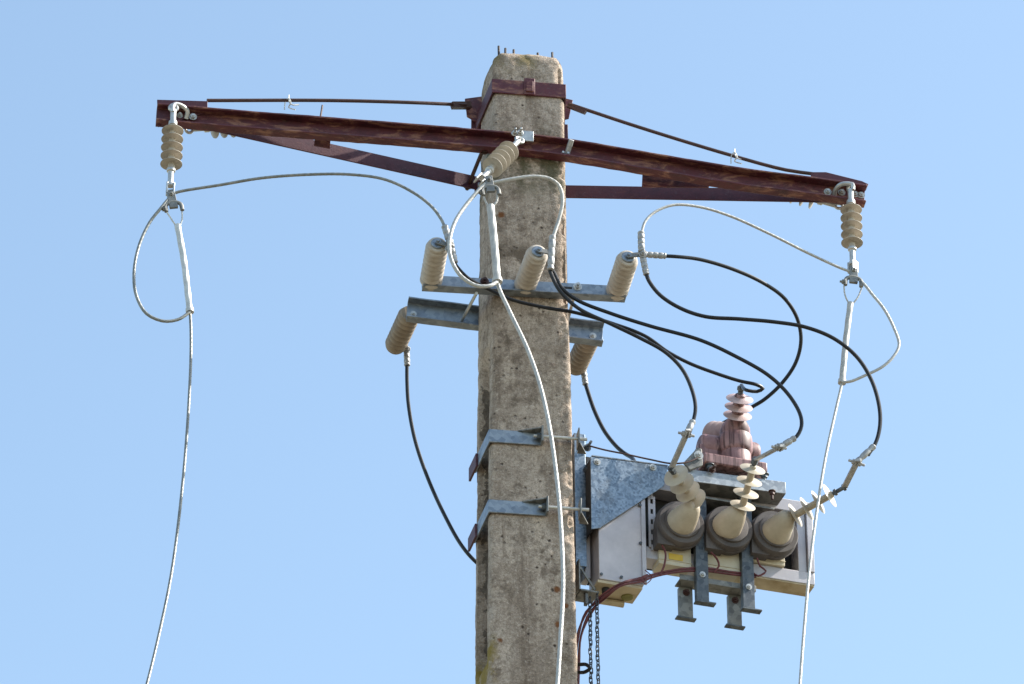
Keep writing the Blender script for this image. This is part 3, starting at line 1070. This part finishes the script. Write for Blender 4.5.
# mechanism box
ym = -0.05
x0, x1 = X(598.5, 540, ym), X(643, 540, ym)
zt_, zb_ = Z(620, 474, ym), Z(620, 582, ym)
part('mechanism_box', MB().box(x0, x1, ym, 0.06, zb_, zt_), M_panel, bk, bevel=0.003)
mbx = bk.children[-1]
part('box_flange', MB().box(x1-0.006, x1+0.009, ym-0.005, ym-0.0003, zb_+0.004, zt_), M_frame, mbx)
for px, py in ((640, 505), (640.5, 543), (601.5, 574), (621.5, 577), (640, 579)):
    part('rivet', MB().lathe([(0.006, 0), (0.005, 0.003), (0.0, 0.004)], W(px, py, ym-0.005), (0, -1, 0), 12), M_galvd, mbx)
part('base_plate', MB().box(x0-0.004, x1-0.004, ym+0.004, 0.062, zb_-0.012, zb_-0.0005), M_bottom, bk, bevel=0.001)
zbp = zb_-0.012
part('cable_gland', MB().lathe([(0.015, 0), (0.015, 0.016), (0.011, 0.017), (0.011, 0.026)], (X(605, 590, 0), -0.01, zbp-0.0005), (0, 0, -1), 14), M_dark, bk)
part('drain_plug', MB().lathe([(0.022, 0), (0.020, 0.005), (0, 0.006)], (X(628, 591, 0.01), 0.02, zbp-0.0005), (0, 0, -1), 20), plain('olive_plug', (0.16, 0.15, 0.04), (0.22, 0.2, 0.06)), bk)
part('base_rail', MB().cyl((x0+0.02, 0.055, zbp-0.012), (x1-0.04, 0.055, zbp-0.012), 0.012, n=14), M_bottom, bk)
# side housing and open bracket left of the mechanism box
part('side_housing', MB().box(X(584, 565, .03), x0-0.006, 0.02, 0.073, Z(590, 580, .03), Z(590, 535, .03)), M_panel, bk, bevel=0.002)
mb = MB()
za, zb2 = Z(580, 562, -0.0), Z(580, 592, 0.0)
mb.box(X(577, 575, 0), X(577, 575, 0)+0.006, -0.02, 0.06, zb2, za)
mb.box(X(577, 575, 0)+0.0065, x0+0.01, -0.02, 0.06, zb2-0.004, zb2+0.003)
mb.bar(W(580, 567, -0.015), W(595, 590, -0.015), 0.006, 0.008)
mb.box(X(584.5, 600, 0), X(587.5, 600, 0), -0.01, 0.01, Z(586, 605, 0), zb2-0.0045)
part('side_bracket', mb, M_galvr, bk, bevel=0.001)
# frame
yb = 0.040
xL, xR = X(646, 540, Y0), X(815, 585, Y0)
zB, zT = Z(815, 585, Y0), Z(812, 503, Y0)
wr = 0.048
mb = MB()
mb.box(xL, xR, Y0, yb, zB, zB+wr)
mb.box(xR-0.058, xR-0.026, Y0+0.004, yb, zB+wr+0.0005, zT-wr-0.0005)
mb.box(xR-0.024, xR, Y0-0.006, yb, zB+wr+0.0005, zT-wr-0.0005)
mb.box(xL, xR, Y0, yb, zT-wr, zT)
part('frame', mb, M_frame, bk, bevel=0.002)
part('frame_underside', MB().box(X(700, 575, Y0), xR-0.002, Y0+0.003, yb+0.008, zB-0.006, zB-0.0004), M_bottom, bk)  # ochre sheet: bounce light on the frame's underside given as colour
part('back_panel', MB().box(xL-0.005, xR-0.004, yb+0.0005, yb+0.012, zB+0.002, zT), M_dark, bk)  # shade inside the aluminium frame painted on as a near-black panel
# perforated strip beside the first pole
xs0, xs1 = X(648, 520, -0.03), X(655, 520, -0.03)
zs0, zs1 = Z(651, 548, -0.03), Z(651, 497, -0.03)
mb = MB().box(xs0, xs0+0.008, -0.036, -0.031, zs0, zs1).box(xs1-0.008, xs1, -0.036, -0.031, zs0, zs1)
for k in range(6):
    zz = zs0+(zs1-zs0)*k/5.0
    mb.box(xs0+0.0082, xs1-0.0082, -0.036, -0.031, zz-0.011, zz+0.011)
part('slotted_strip', mb, M_panel, bk)
# round poles with their tanks and bushings
YBR = -0.105
STEM = [(695, 501, 676, 475.5), (742, 508, 752.6, 469), (793, 516.5, 829.6, 495.6)]
bpos = [((682, 522), (680.5, 523)), ((730.5, 526.5), (726.5, 527)), ((776, 531.5), (775.5, 533))]
tips = []
yw = -0.060
for i, ((bx, by), (cx, cy)) in enumerate(bpos):
    c = W(bx, by, YBR)
    r = 0.086
    mb = MB().lathe([(r-0.004, 0), (r, 0.006), (r, 0.055), (r-0.006, 0.06), (r-0.006, 0.14)], c, (0, 1, 0), 56)
    mb.lathe([(0.060, -0.010), (0.064, -0.009), (0.066, 0.002)], c, (0, 1, 0), 40)
    mb.lathe([(r+0.004, 0.030), (r+0.004, 0.038)], c, (0, 1, 0), 56)
    mb.box(c.x-r+0.001, c.x-0.02, c.y+0.02, c.y+0.14, c.z-r-0.003, c.z-0.01)
    part('pole_housing', mb, M_barrel, bk, sharp=40)
    # tank below
    tw = 0.052
    tz1 = c.z-0.055
    tz0 = zB+(-0.020, -0.010, wr+0.002)[i]
    mb = MB().box(c.x-0.066, c.x+0.054, -0.042, 0.030, tz0, tz1)
    mb.box(c.x-0.069, c.x+0.056, -0.045, 0.02, tz0+0.016, tz0+0.020)
    part('tank', mb, M_tank, bk, bevel=0.010, segs=4)
    tank = bk.children[-1]
    if i == 0:
        part('rating_label', MB().box(c.x-0.03, c.x+0.022, -0.0445, -0.0425, tz1-0.066, tz1-0.042), M_yellow, tank)
    # elbow connector: parallel cones, each with its own shed stem fanning out
    o = W(cx, cy, YBR)
    ax = (reach(o, cx+14, cy-18.5, 0.098)-o).normalized()
    pr = [(0.030, -0.026), (0.046, -0.020), (0.052, -0.010), (0.054, 0.002), (0.052, 0.016), (0.045, 0.046), (0.038, 0.068), (0.030, 0.086), (0.021, 0.097), (0.010, 0.102)]
    bu = part('bushing', MB().lathe(pr, o, ax, 48), M_bush, bk, sharp=60)
    tip = o+ax*0.088
    S = W(STEM[i][0], STEM[i][1], tip.y)
    sx = (reach(S, STEM[i][2], STEM[i][3], 0.151)-S).normalized()
    pr = [(0.020, -0.018), (0.017, -0.002)]
    for s in (0.010, 0.057, 0.104, 0.151):
        pr += [(0.0125, s-0.006), (0.015, s-0.003), (0.0445, s-0.0010), (0.046, s), (0.0445, s+0.0008), (0.015, s+0.002), (0.0125, s+0.004)]
    pr += [(0.012, 0.163), (0.009, 0.165)]
    part('shed_stem', MB().lathe(pr, S, sx, 48), M_bush, bu, sharp=50)
    LE = (0.190, 0.185, 0.212)[i]
    part('terminal', MB().lathe([(0.0075, 0.164), (0.0075, LE+0.012)], S, sx, 12).lathe([(0.012, 0.170), (0.012, 0.180)], S, sx, 6).lathe([(0.013, LE-0.006), (0.013, LE+0.004)], S, sx, 6), M_galvd, bu)
    tips.append(S+sx*LE)
# support bars down the front, cross rail and feet
for (pxa, pxb, pyt, pyb) in ((695.5, 707.5, 478, 600), (741.5, 753, 484, 607)):
    xa, xb = X(pxa, 560, yw), X(pxb, 560, yw)
    zt2, zb3 = Z(702, pyt, yw), Z(pxa, pyb, yw)
    mb = MB().box(xa, xb, yw-0.005, yw, zb3, zt2)
    mb.box(xa, xa+0.005, yw+0.0003, yw+0.02, zb3, zt2)
    part('support_bar', mb, M_galvd, bk, bevel=0.0008)
    sb = bk.children[-1]
    part('foot_plate', MB().box(xa-0.004, xb+0.026, yw-0.006, yw+0.022, zb3-0.006, zb3-0.0005), M_galvd, sb, bevel=0.0008)
    part('bolt', MB().bolt(V(((xa+xb)/2, yw-0.0055, Z(700, 575 if pxa < 700 else 580, yw))), (0, -1, 0), 0.008, 0.006, 0.004), M_bolt, sb)
zr = Z(690, 572, yw)
x0r, x1r = X(682, 573, yw), X(758, 580, yw)
mb = MB().box(x0r, x1r, yw+0.021, yw+0.027, zr-0.022, zr).box(x0r, x1r, yw+0.0275, 0.018, zr-0.0222, zr-0.017)
part('cross_rail', mb, M_galvr, bk, bevel=0.001)
for (pxa, pxb, pyt, pyb) in ((679.5, 692.5, 585, 616), (728.5, 741, 590, 624)):
    yy = 0.010
    xa, xb = X(pxa, 600, yy), X(pxb, 600, yy)
    zb3 = Z(pxa, pyb, yy)
    part('foot', MB().box(xa, xb, yy-0.003, yy+0.003, zb3, zr-0.023).box(xa, xa+0.005, yy+0.0035, yy+0.02, zb3, zr-0.023), M_galvr, bk, bevel=0.0008)
    fo = bk.children[-1]
    part('foot_plate', MB().box(xa-0.012, xb+0.012, yy-0.004, yy+0.020, zb3-0.006, zb3-0.0005), M_galvd, fo, bevel=0.0008)
    part('bolt', MB().bolt(V(((xa+xb)/2, yy-0.0035, zr-0.045)), (0, -1, 0), 0.009, 0.006, 0.01), M_rod, fo)
# carrier channel under the transformer
ys = -0.085
s0, s1 = W(688, 469, ys-0.03), W(785.5, 482, ys-0.03)
s0, s1 = s0+V((0, 0.03, 0)), s1+V((0, 0.03, 0))
M_carr = mat_galv('rust_patched_galvanised_steel', (0.22, 0.24, 0.27), (0.42, 0.45, 0.48), 60, 0.6, 0.45, 0.45)
cd = (s1-s0)
cu = V((0, 0, 1))
part('carrier_channel', MB().obox((s0+s1)/2+V((0, -0.027, -0.024)), cd/2, V((0, 0.003, 0)), cu*0.024), M_carr, bk, bevel=0.001)
part('carrier_flange', MB().obox((s0+s1)/2+V((0, 0.02, -0.0455)), cd/2, V((0, 0.0435, 0)), cu*0.0025).obox((s0+s1)/2+V((0, 0.02, -0.0025)), cd/2, V((0, 0.0435, 0)), cu*0.0025), M_galvr, bk)
part('carrier_plate', MB().box(X(706, 490, ys), X(775, 492, ys), ys+0.012, ys+0.16, s0.z-0.082, s0.z-0.074), M_galvr, bk, bevel=0.001)
for px in (712, 772):
    part('carrier_bolt', MB().bolt(W(px, 491 if px > 750 else 470, ys-0.042), (0, 0, -1) if px > 750 else (0, -1, 0), 0.009, 0.012, 0.02), M_rod, bk)

# ------------------------------------------------------------------ voltage transformer
yv = -0.085
zv = s0.z+0.004
vt = thing('voltage_transformer', 'pinkish brown resin voltage transformer on the galvanised carrier above the breaker', 'transformer', (X(735, 465, yv), 0.0, zv))
xm = X(736, 450, yv-0.03)
zb0 = Z(736, 467, yv-0.04)
mb = MB().box(X(704, 460, -0.12), X(767, 460, -0.12), -0.125, 0.10, zb0, zb0+0.042)
part('base', mb, M_pink, vt, bevel=0.006)
zc_ = zb0+0.088
part('coil_ends', MB().lathe([(0.036, -0.104), (0.045, -0.100), (0.049, -0.09), (0.049, 0.102), (0.045, 0.114), (0.036, 0.118)], (xm, -0.02, zc_+0.040), (1, 0, 0), 40).box(xm-0.118, xm+0.095, -0.06, 0.045, zb0+0.0425, zc_+0.03), M_pink, vt, bevel=0.004, sharp=45)
part('core', MB().lathe([(0.054, 0.0), (0.055, 0.046), (0.0535, 0.049), (0.0535, 0.051), (0.058, 0.056), (0.061, 0.066), (0.062, 0.10), (0.060, 0.120), (0.052, 0.134), (0.036, 0.142)], (X(736.5, 450, -0.07), -0.06, zb0+0.0425), (0, 0, 1), 44), M_pink, vt, sharp=40)
for sgn in (-1, 1):
    if sgn < 0:
        o = W(736, 427, -0.085)
        ax = (reach(o, 741.5, 385, 0.162)-o).normalized()
    else:
        o = W(731, 437, 0.01)
        ax = V((-0.32, 0.78, 0.50)).normalized()
    pr = [(0.056 if sgn < 0 else 0.03, -0.03), (0.050 if sgn < 0 else 0.034, 0.0), (0.036, 0.022), (0.026, 0.034), (0.022, 0.04), (0.020, 0.12), (0.016, 0.126), (0.012, 0.128)]
    ob = part('bushing', MB().lathe(pr, o, ax, 44), M_pink, vt, sharp=50)  # stem kept in the darker body colour to stand for shade between sheds
    for k, rr in ((0.044, 0.0515), (0.076, 0.0505), (0.108, 0.049)):
        part('shed', MB().lathe([(0.0225, k-0.006), (0.027, k-0.003), (rr-0.002, k-0.0005), (rr, k+0.0008), (rr-0.002, k+0.002), (0.026, k+0.006), (0.0215, k+0.010)], o, ax, 44), M_pinks, ob, sharp=50)
    part('terminal', MB().lathe([(0.010, 0.1285), (0.010, 0.138), (0.006, 0.139), (0.006, 0.165)], o, ax, 12).lathe([(0.014, 0.142), (0.014, 0.156)], o, ax, 6), M_galvd, ob)
    if sgn < 0:
        vtip = o+ax*0.160
    else:
        vtip2 = o+ax*0.160
mb = MB().prism([W(684, 462, -0.13), W(698, 447, -0.13), W(702, 449, -0.13), W(703, 465, -0.13), W(690, 470, -0.13)], (0, 0.012, 0))
part('side_lug', mb, M_galvr, vt, bevel=0.002)
part('bolt', MB().bolt(W(698.5, 455.5, -0.131), (0, -1, 0), 0.012, 0.008, 0.006), M_bolt, vt)
for px in (710, 764):
    part('bolt', MB().bolt(V((X(px, 468, -0.11), -0.11, zb0-0.0005)), (0, 0, -1), 0.012, 0.012, 0.012), M_galvd, vt)

tips = [TURN @ p for p in tips]
vtip, vtip2 = TURN @ vtip, TURN @ vtip2

# ------------------------------------------------------------------ black jumper cables
turn_frame(0)
GJ = 'black jumper cables between insulators and breaker'


def jumper(label, pts, r=0.0082, lugs=()):
    t = thing('jumper_cable', label, 'cable', pts[0], None, GJ)
    part('sheath', MB().tube(pts, r, n=10, step=0.012), M_black, t)
    for k in lugs:
        mb = MB()
        if k[0] == 'crimp':
            crimp(mb, k[1], k[2], 0.0115)
            if len(k) > 3:
                mb.bolt(k[3], (0, -1, 0), 0.010, 0.008, 0.008)
        else:                                                 # flat two-hole palm ending at a terminal
            p, q, s = k[1], k[2], k[3]
            crimp(mb, p, q, 0.0115, 2)
            d = (s-q).normalized()
            mb.bar(q-d*0.015, s, 0.020, 0.009, (0, -0.6, 0.8))
            sd = d.cross(V((0.2, -0.8, 0.6))).normalized()
            mb.bolt(q+d*0.006+sd*0.004, sd, 0.010, 0.010, 0.014)
            mb.bolt(q+d*0.006-sd*0.004, -sd, 0.010, 0.010, 0.014)
        part('lug', mb, M_lug, t, bevel=0.0008)
    return t


yp = posts['M'].y-0.012
t0, t1, t2 = tips
# A: left post -> transformer
jumper('black cable crossing the pole from the left post insulator to the transformer top',
       [W(452.5, 260, yp), W(458, 268, yp), W(468, 278, yp+.01), W(488, 289, yp+.03), W(510, 299, yp+.03), W(545, 307.5, yp+.04), W(575, 312.5, yp+.05), W(611, 323, yp+.05), W(645, 336, yp+.06), W(668, 352, yp+.07), W(690, 363.5, yp+.08), W(715, 373, yp+.09), W(740, 381, yp+.10), W(756, 384.5, yp+.10), W(763, 388.5, yp+.12), W(757, 391.5, yp+.14), W(748, 390.5, yp+.13), vtip],
       0.0064, [('crimp', W(450, 240, yp), W(455, 263, yp), W(449, 249, yp-0.012))])
# B: middle post -> middle bushing
jumper('black cable arching from the middle post insulator to the middle breaker bushing',
       [W(551, 268, yp), W(554.5, 274, yp), W(562, 288, yp), W(577, 300, yp), W(611, 313.5, yp), W(650, 326, yp), W(700, 340, yp), W(735, 356, yp), W(768, 375, yp), W(788, 394, yp), W(800, 414, yp), W(801.5, 426, yp), W(797, 436, yp), W(788, 443, yp)],
       0.0069, [('palm', W(795, 438, yp), W(780, 447, yp-0.0), t1)])
# C: middle post -> left bushing
jumper('black cable hooking down from the middle post insulator to the left breaker bushing',
       [W(549, 268, yp-.012), W(551.5, 275, yp-.012), W(560, 291, yp-.012), W(578, 308, yp-.012), W(611, 324, yp-.012), W(640, 338, yp-.01), W(665, 352, yp-.01), W(682, 369, yp-.01), W(692, 390, yp-.01), W(695.5, 408, yp-.02), W(693, 422, yp-.02), W(689, 434, yp-.03)],
       0.0069, [('palm', W(693, 421, yp-.02), W(687, 433, yp-.03), t0)])
# D: right post -> back of transformer
jumper('black cable bowing right from the right post insulator and behind the transformer',
       [W(664, 256, yp), W(675, 256.5, yp), W(700, 259.5, yp+.03), W(735, 270, yp+.08), W(765, 284, yp+.14), W(785, 299, yp+.2), W(797, 318, yp+.25), W(801, 340, yp+.29), W(796, 362, yp+.33), W(783, 382, yp+.37), W(765, 399, yp+.4), W(752, 407, yp+.42), vtip2],
       0.0069, [('crimp', W(645, 254.5, yp), W(666, 256, yp), W(642.5, 254, yp-0.012))])
# E: right post -> right bushing
jumper('black cable sweeping in a wide curve from the right post insulator to the right bushing',
       [W(645.5, 272, yp), W(649, 281, yp), W(660, 295, yp), W(680, 308, yp), W(705, 316.5, yp), W(740, 319, yp), W(775, 322, yp), W(805, 327, yp), W(833, 338, yp), W(856, 356, yp), W(871, 379, yp), W(879, 405, yp), W(880, 425, yp), W(876, 442, yp), W(868, 455, yp)],
       0.0072, [('crimp', W(642.5, 256, yp), W(646.5, 275, yp)), ('palm', W(874, 446, yp), W(857, 462, yp), t2)])
# rear drops
yq = posts['RL'].y
jumper('black cable sagging from the rear left post insulator in behind the pole',
       [W(407, 362, yq), W(407, 380, yq), W(408.5, 405, yq), W(415, 440, yq), W(427, 476, yq), W(444, 514, yq-.02), W(462, 546, yq-.05), W(476, 562, yq-.06), W(500, 580, yq-.05), W(580, 575, .18), W(600, 560, .12)],
       0.0069, [('crimp', W(406.5, 347, yq), W(407.2, 366, yq), W(406.5, 349, yq-0.012))])
yq = posts['RR'].y
jumper('black cable dropping from the rear right post insulator behind the bracket plate',
       [W(585, 382, yq), W(588, 392, yq), W(595, 412, yq-.02), W(605, 432, yq-.04), W(616, 446, yq-.06), W(624, 453, yq-.08), W(632, 458, yq-.12), W(636, 470, 0.1)],
       0.0076, [('crimp', W(583, 366, yq), W(585.5, 385, yq), W(583, 367, yq-0.012))])

# connector tabs between post caps and lugs belong to the lugs: small straps as parts of the conductors' posts
for key, dst in (('L', W(450, 246, yp)), ('M', W(550.5, 253, yp)), ('R', W(642, 254, yp))):
    p = posts[key]
    o = [k for k in COL.objects if k.name.startswith('post_insulator') and (k.location-p).length < 0.26 and k.type == 'EMPTY']
    o = min(o, key=lambda k: (k.location+(k.rotation_quaternion @ V((0, 0, LP)))-p).length)
    a = p+(p-o.location).normalized()*0.012
    mb = MB().bar(a, dst+V((0.006, 0, 0)), 0.022, 0.005, (0, -1, 0.3))
    mb.bolt(dst+V((0.0, -0.012, 0)), (0, -1, 0.3), 0.009, 0.008, 0.006)
    part('terminal_tab', mb, M_galvr, o, bevel=0.0008)

# ------------------------------------------------------------------ small wiring, chains
turn_frame(10)
cb = thing('control_cable', 'dark red control cable bundle hanging from under the breaker beside the pole', 'cable', W(578, 684, 0.05))
mb = MB()
for k in range(4):
    dx, dy = (k % 2)*4.4-2.2, (k//2)*4-2
    j = lambda: rnd.uniform(-1.3, 1.3)
    mb.tube([W(577+dx*.4, 760, 0.08), W(577+dx*.5, 700, 0.07), W(577+dx*.5+j(), 664, 0.06), W(580+dx+j(), 636, 0.03), W(589+dx+j(), 612, -0.0), W(602+dx, 598+dy+j(), -0.04), W(620, 585+dy*.6, -0.085), W(641, 580+dy*.6+j(), -0.075), W(656, 575+dy*.6, -0.055), W(680, 570.5+dy*.6, -0.052), W(705, 570+dy*.6+j(), -0.050), W(730, 573+dy*.6, -0.050), W(756, 576+dy*.5, -0.048)], 0.0040, n=8, step=0.02)
part('bundle', mb, M_red, cb)
for pts in ([(662, 545), (665.5, 553), (664, 566), (660, 575)], [(711, 552), (717, 559), (719, 566), (714, 572)], [(757, 558), (760, 566), (766, 571), (758, 576), (752, 572)]):
    part('branch_wire', MB().tube([W(a, b, -0.075+0.02*(k/3)) for k, (a, b) in enumerate(pts)], 0.0036, n=8, step=0.01), M_red, cb)
mb = MB().tube([W(645, 570, -.09), W(652, 577, -.09), W(645, 584, -.09), W(641, 578, -.09), W(648, 574, -.09)], 0.0018, n=6, step=0.01)
part('wire_curl', mb, M_red, cb)

gw = thing('earth_wire', 'thin brown wire running from the pole bracket along the spangled gusset plate', 'wire', W(590, 446, -0.02))
part('strand', MB().tube([W(588, 445.5, -0.02), W(605, 450, -0.04), W(625, 454, -0.07), W(650, 459.5, -0.085), W(672, 463.5, -0.15), W(688, 462, -0.15), W(698, 457.5, -0.145)], 0.0032, n=8, step=0.01), M_rod, gw)

turn_frame(0)
lp = thing('cable_hoop', 'short black rubber hoop sticking out of the right side of the pole', 'hoop', W(576, 668, 0.0))
part('hoop', MB().tube([W(574, 665, 0.02), W(580, 664.5, -0.01), W(587, 665, -0.05), W(590, 668.5, -0.06), W(586, 671.5, -0.05), W(580, 672.5, -0.0), W(574, 672, 0.03)], 0.0065, n=10, step=0.008), M_black, lp)

link_me = None
for ci, (px, pyt, y) in enumerate(((589.8, 600, 0.0), (596.8, 597, -0.01))):
    top = W(px, pyt, y)
    ch = thing('hanging_chain', ['dark steel chain hanging under the breaker, the one nearer the pole', 'dark steel chain hanging under the breaker, the one farther from the pole'][ci], 'chain', top, None, 'chains hanging under the breaker')
    for k in range(44):
        if link_me is None:
            a_, b_ = 0.0058, 0.0128
            pts = []
            for q in range(20):
                th = 2*math.pi*q/20
                cx_ = a_*math.cos(th)
                cz_ = a_*math.sin(th)+(b_-a_)*(1 if math.sin(th) >= 0 else -1)
                pts.append(V((cx_, 0, cz_)))
            o = part('link', MB().tube(pts, 0.0021, n=8, smooth=False, closed=True), M_chain, ch, local=True)
            link_me = o.data
        else:
            o = bpy.data.objects.new('link', link_me)
            COL.objects.link(o)
            o.parent = ch
        o.location = V((rnd.uniform(-.001, .001), rnd.uniform(-.001, .001), -0.0186*k))
        o.rotation_euler = (0, rnd.uniform(-.06, .06), rad(25 if k % 2 else 115)+rnd.uniform(-.15, .15))

# ------------------------------------------------------------------ ground
def mat_ground():
    t = NT('dry_grass_ground')
    f = t.noise(0.6, 9, 0.65)
    c = t.ramp(f, [(0.3, (0.09, 0.082, 0.056)), (0.5, (0.165, 0.145, 0.108)), (0.7, (0.235, 0.208, 0.16))])
    c = t.mix(t.ramp(t.noise(14, 6, 0.7), [(0.45, 0.0), (0.7, 0.6)]), c, (0.11, 0.105, 0.05))
    return t.out(c, 0.95, 0, t.bump(t.noise(25, 6, 0.7), 0.6, 0.05), 0.2)


bm = bmesh.new()
rings = [0, 4, 10, 25, 60, 150, 400, 1200, 4000]
seg = 48
prev = [bm.verts.new((0, 0, 0))]
for r in rings[1:]:
    cur = [bm.verts.new((r*math.cos(2*math.pi*k/seg), r*math.sin(2*math.pi*k/seg), 0)) for k in range(seg)]
    for k in range(seg):
        k2 = (k+1) % seg
        if len(prev) == 1:
            bm.faces.new((prev[0], cur[k], cur[k2]))
        else:
            bm.faces.new((prev[k], cur[k], cur[k2], prev[k2]))
    prev = cur
me = bpy.data.meshes.new('ground')
bm.to_mesh(me)
bm.free()
me.materials.append(mat_ground())
g = bpy.data.objects.new('ground', me)
COL.objects.link(g)
g['kind'] = 'structure'

# ------------------------------------------------------------------ light
SUN_EL = rad(43)
SUN_AZ = rad(1)                    # from +X, negative swings towards the viewer's side (-Y)
sdir = V((math.cos(SUN_AZ)*math.cos(SUN_EL), math.sin(SUN_AZ)*math.cos(SUN_EL), math.sin(SUN_EL)))
sl = bpy.data.lights.new('sun', 'SUN')
sl.energy = 4.8
sl.angle = rad(0.53)
sl.color = (1.0, 0.945, 0.86)
so = bpy.data.objects.new('sun', sl)
COL.objects.link(so)
so.rotation_euler = sdir.to_track_quat('Z', 'Y').to_euler()
so.location = sdir*60

w = bpy.data.worlds.new('World')
sc.world = w
w.use_nodes = True
nt = w.node_tree
bg = nt.nodes['Background']
sky = nt.nodes.new('ShaderNodeTexSky')
sky.sky_type = 'NISHITA'
sky.sun_disc = False
sky.sun_elevation = SUN_EL
sky.sun_rotation = math.pi/2-SUN_AZ      # rotation is clockwise from +Y
sky.altitude = 200
sky.air_density = 1.0
sky.dust_density = 1.0
sky.ozone_density = 0.2
tint = nt.nodes.new('ShaderNodeMix')
tint.data_type = 'RGBA'
tint.blend_type = 'MULTIPLY'
tint.inputs[0].default_value = 1.0
tint.inputs[7].default_value = (1.025, 1.04, 0.945, 1)
nt.links.new(sky.outputs['Color'], tint.inputs[6])
nt.links.new(tint.outputs[2], bg.inputs['Color'])
bg.inputs['Strength'].default_value = 0.15

vs_ = sc.view_settings
vs_.view_transform = 'Standard'
vs_.look = 'None'
vs_.exposure = 1.0
vs_.gamma = 1.0
vs_.use_curve_mapping = False
sc.render.film_transparent = False
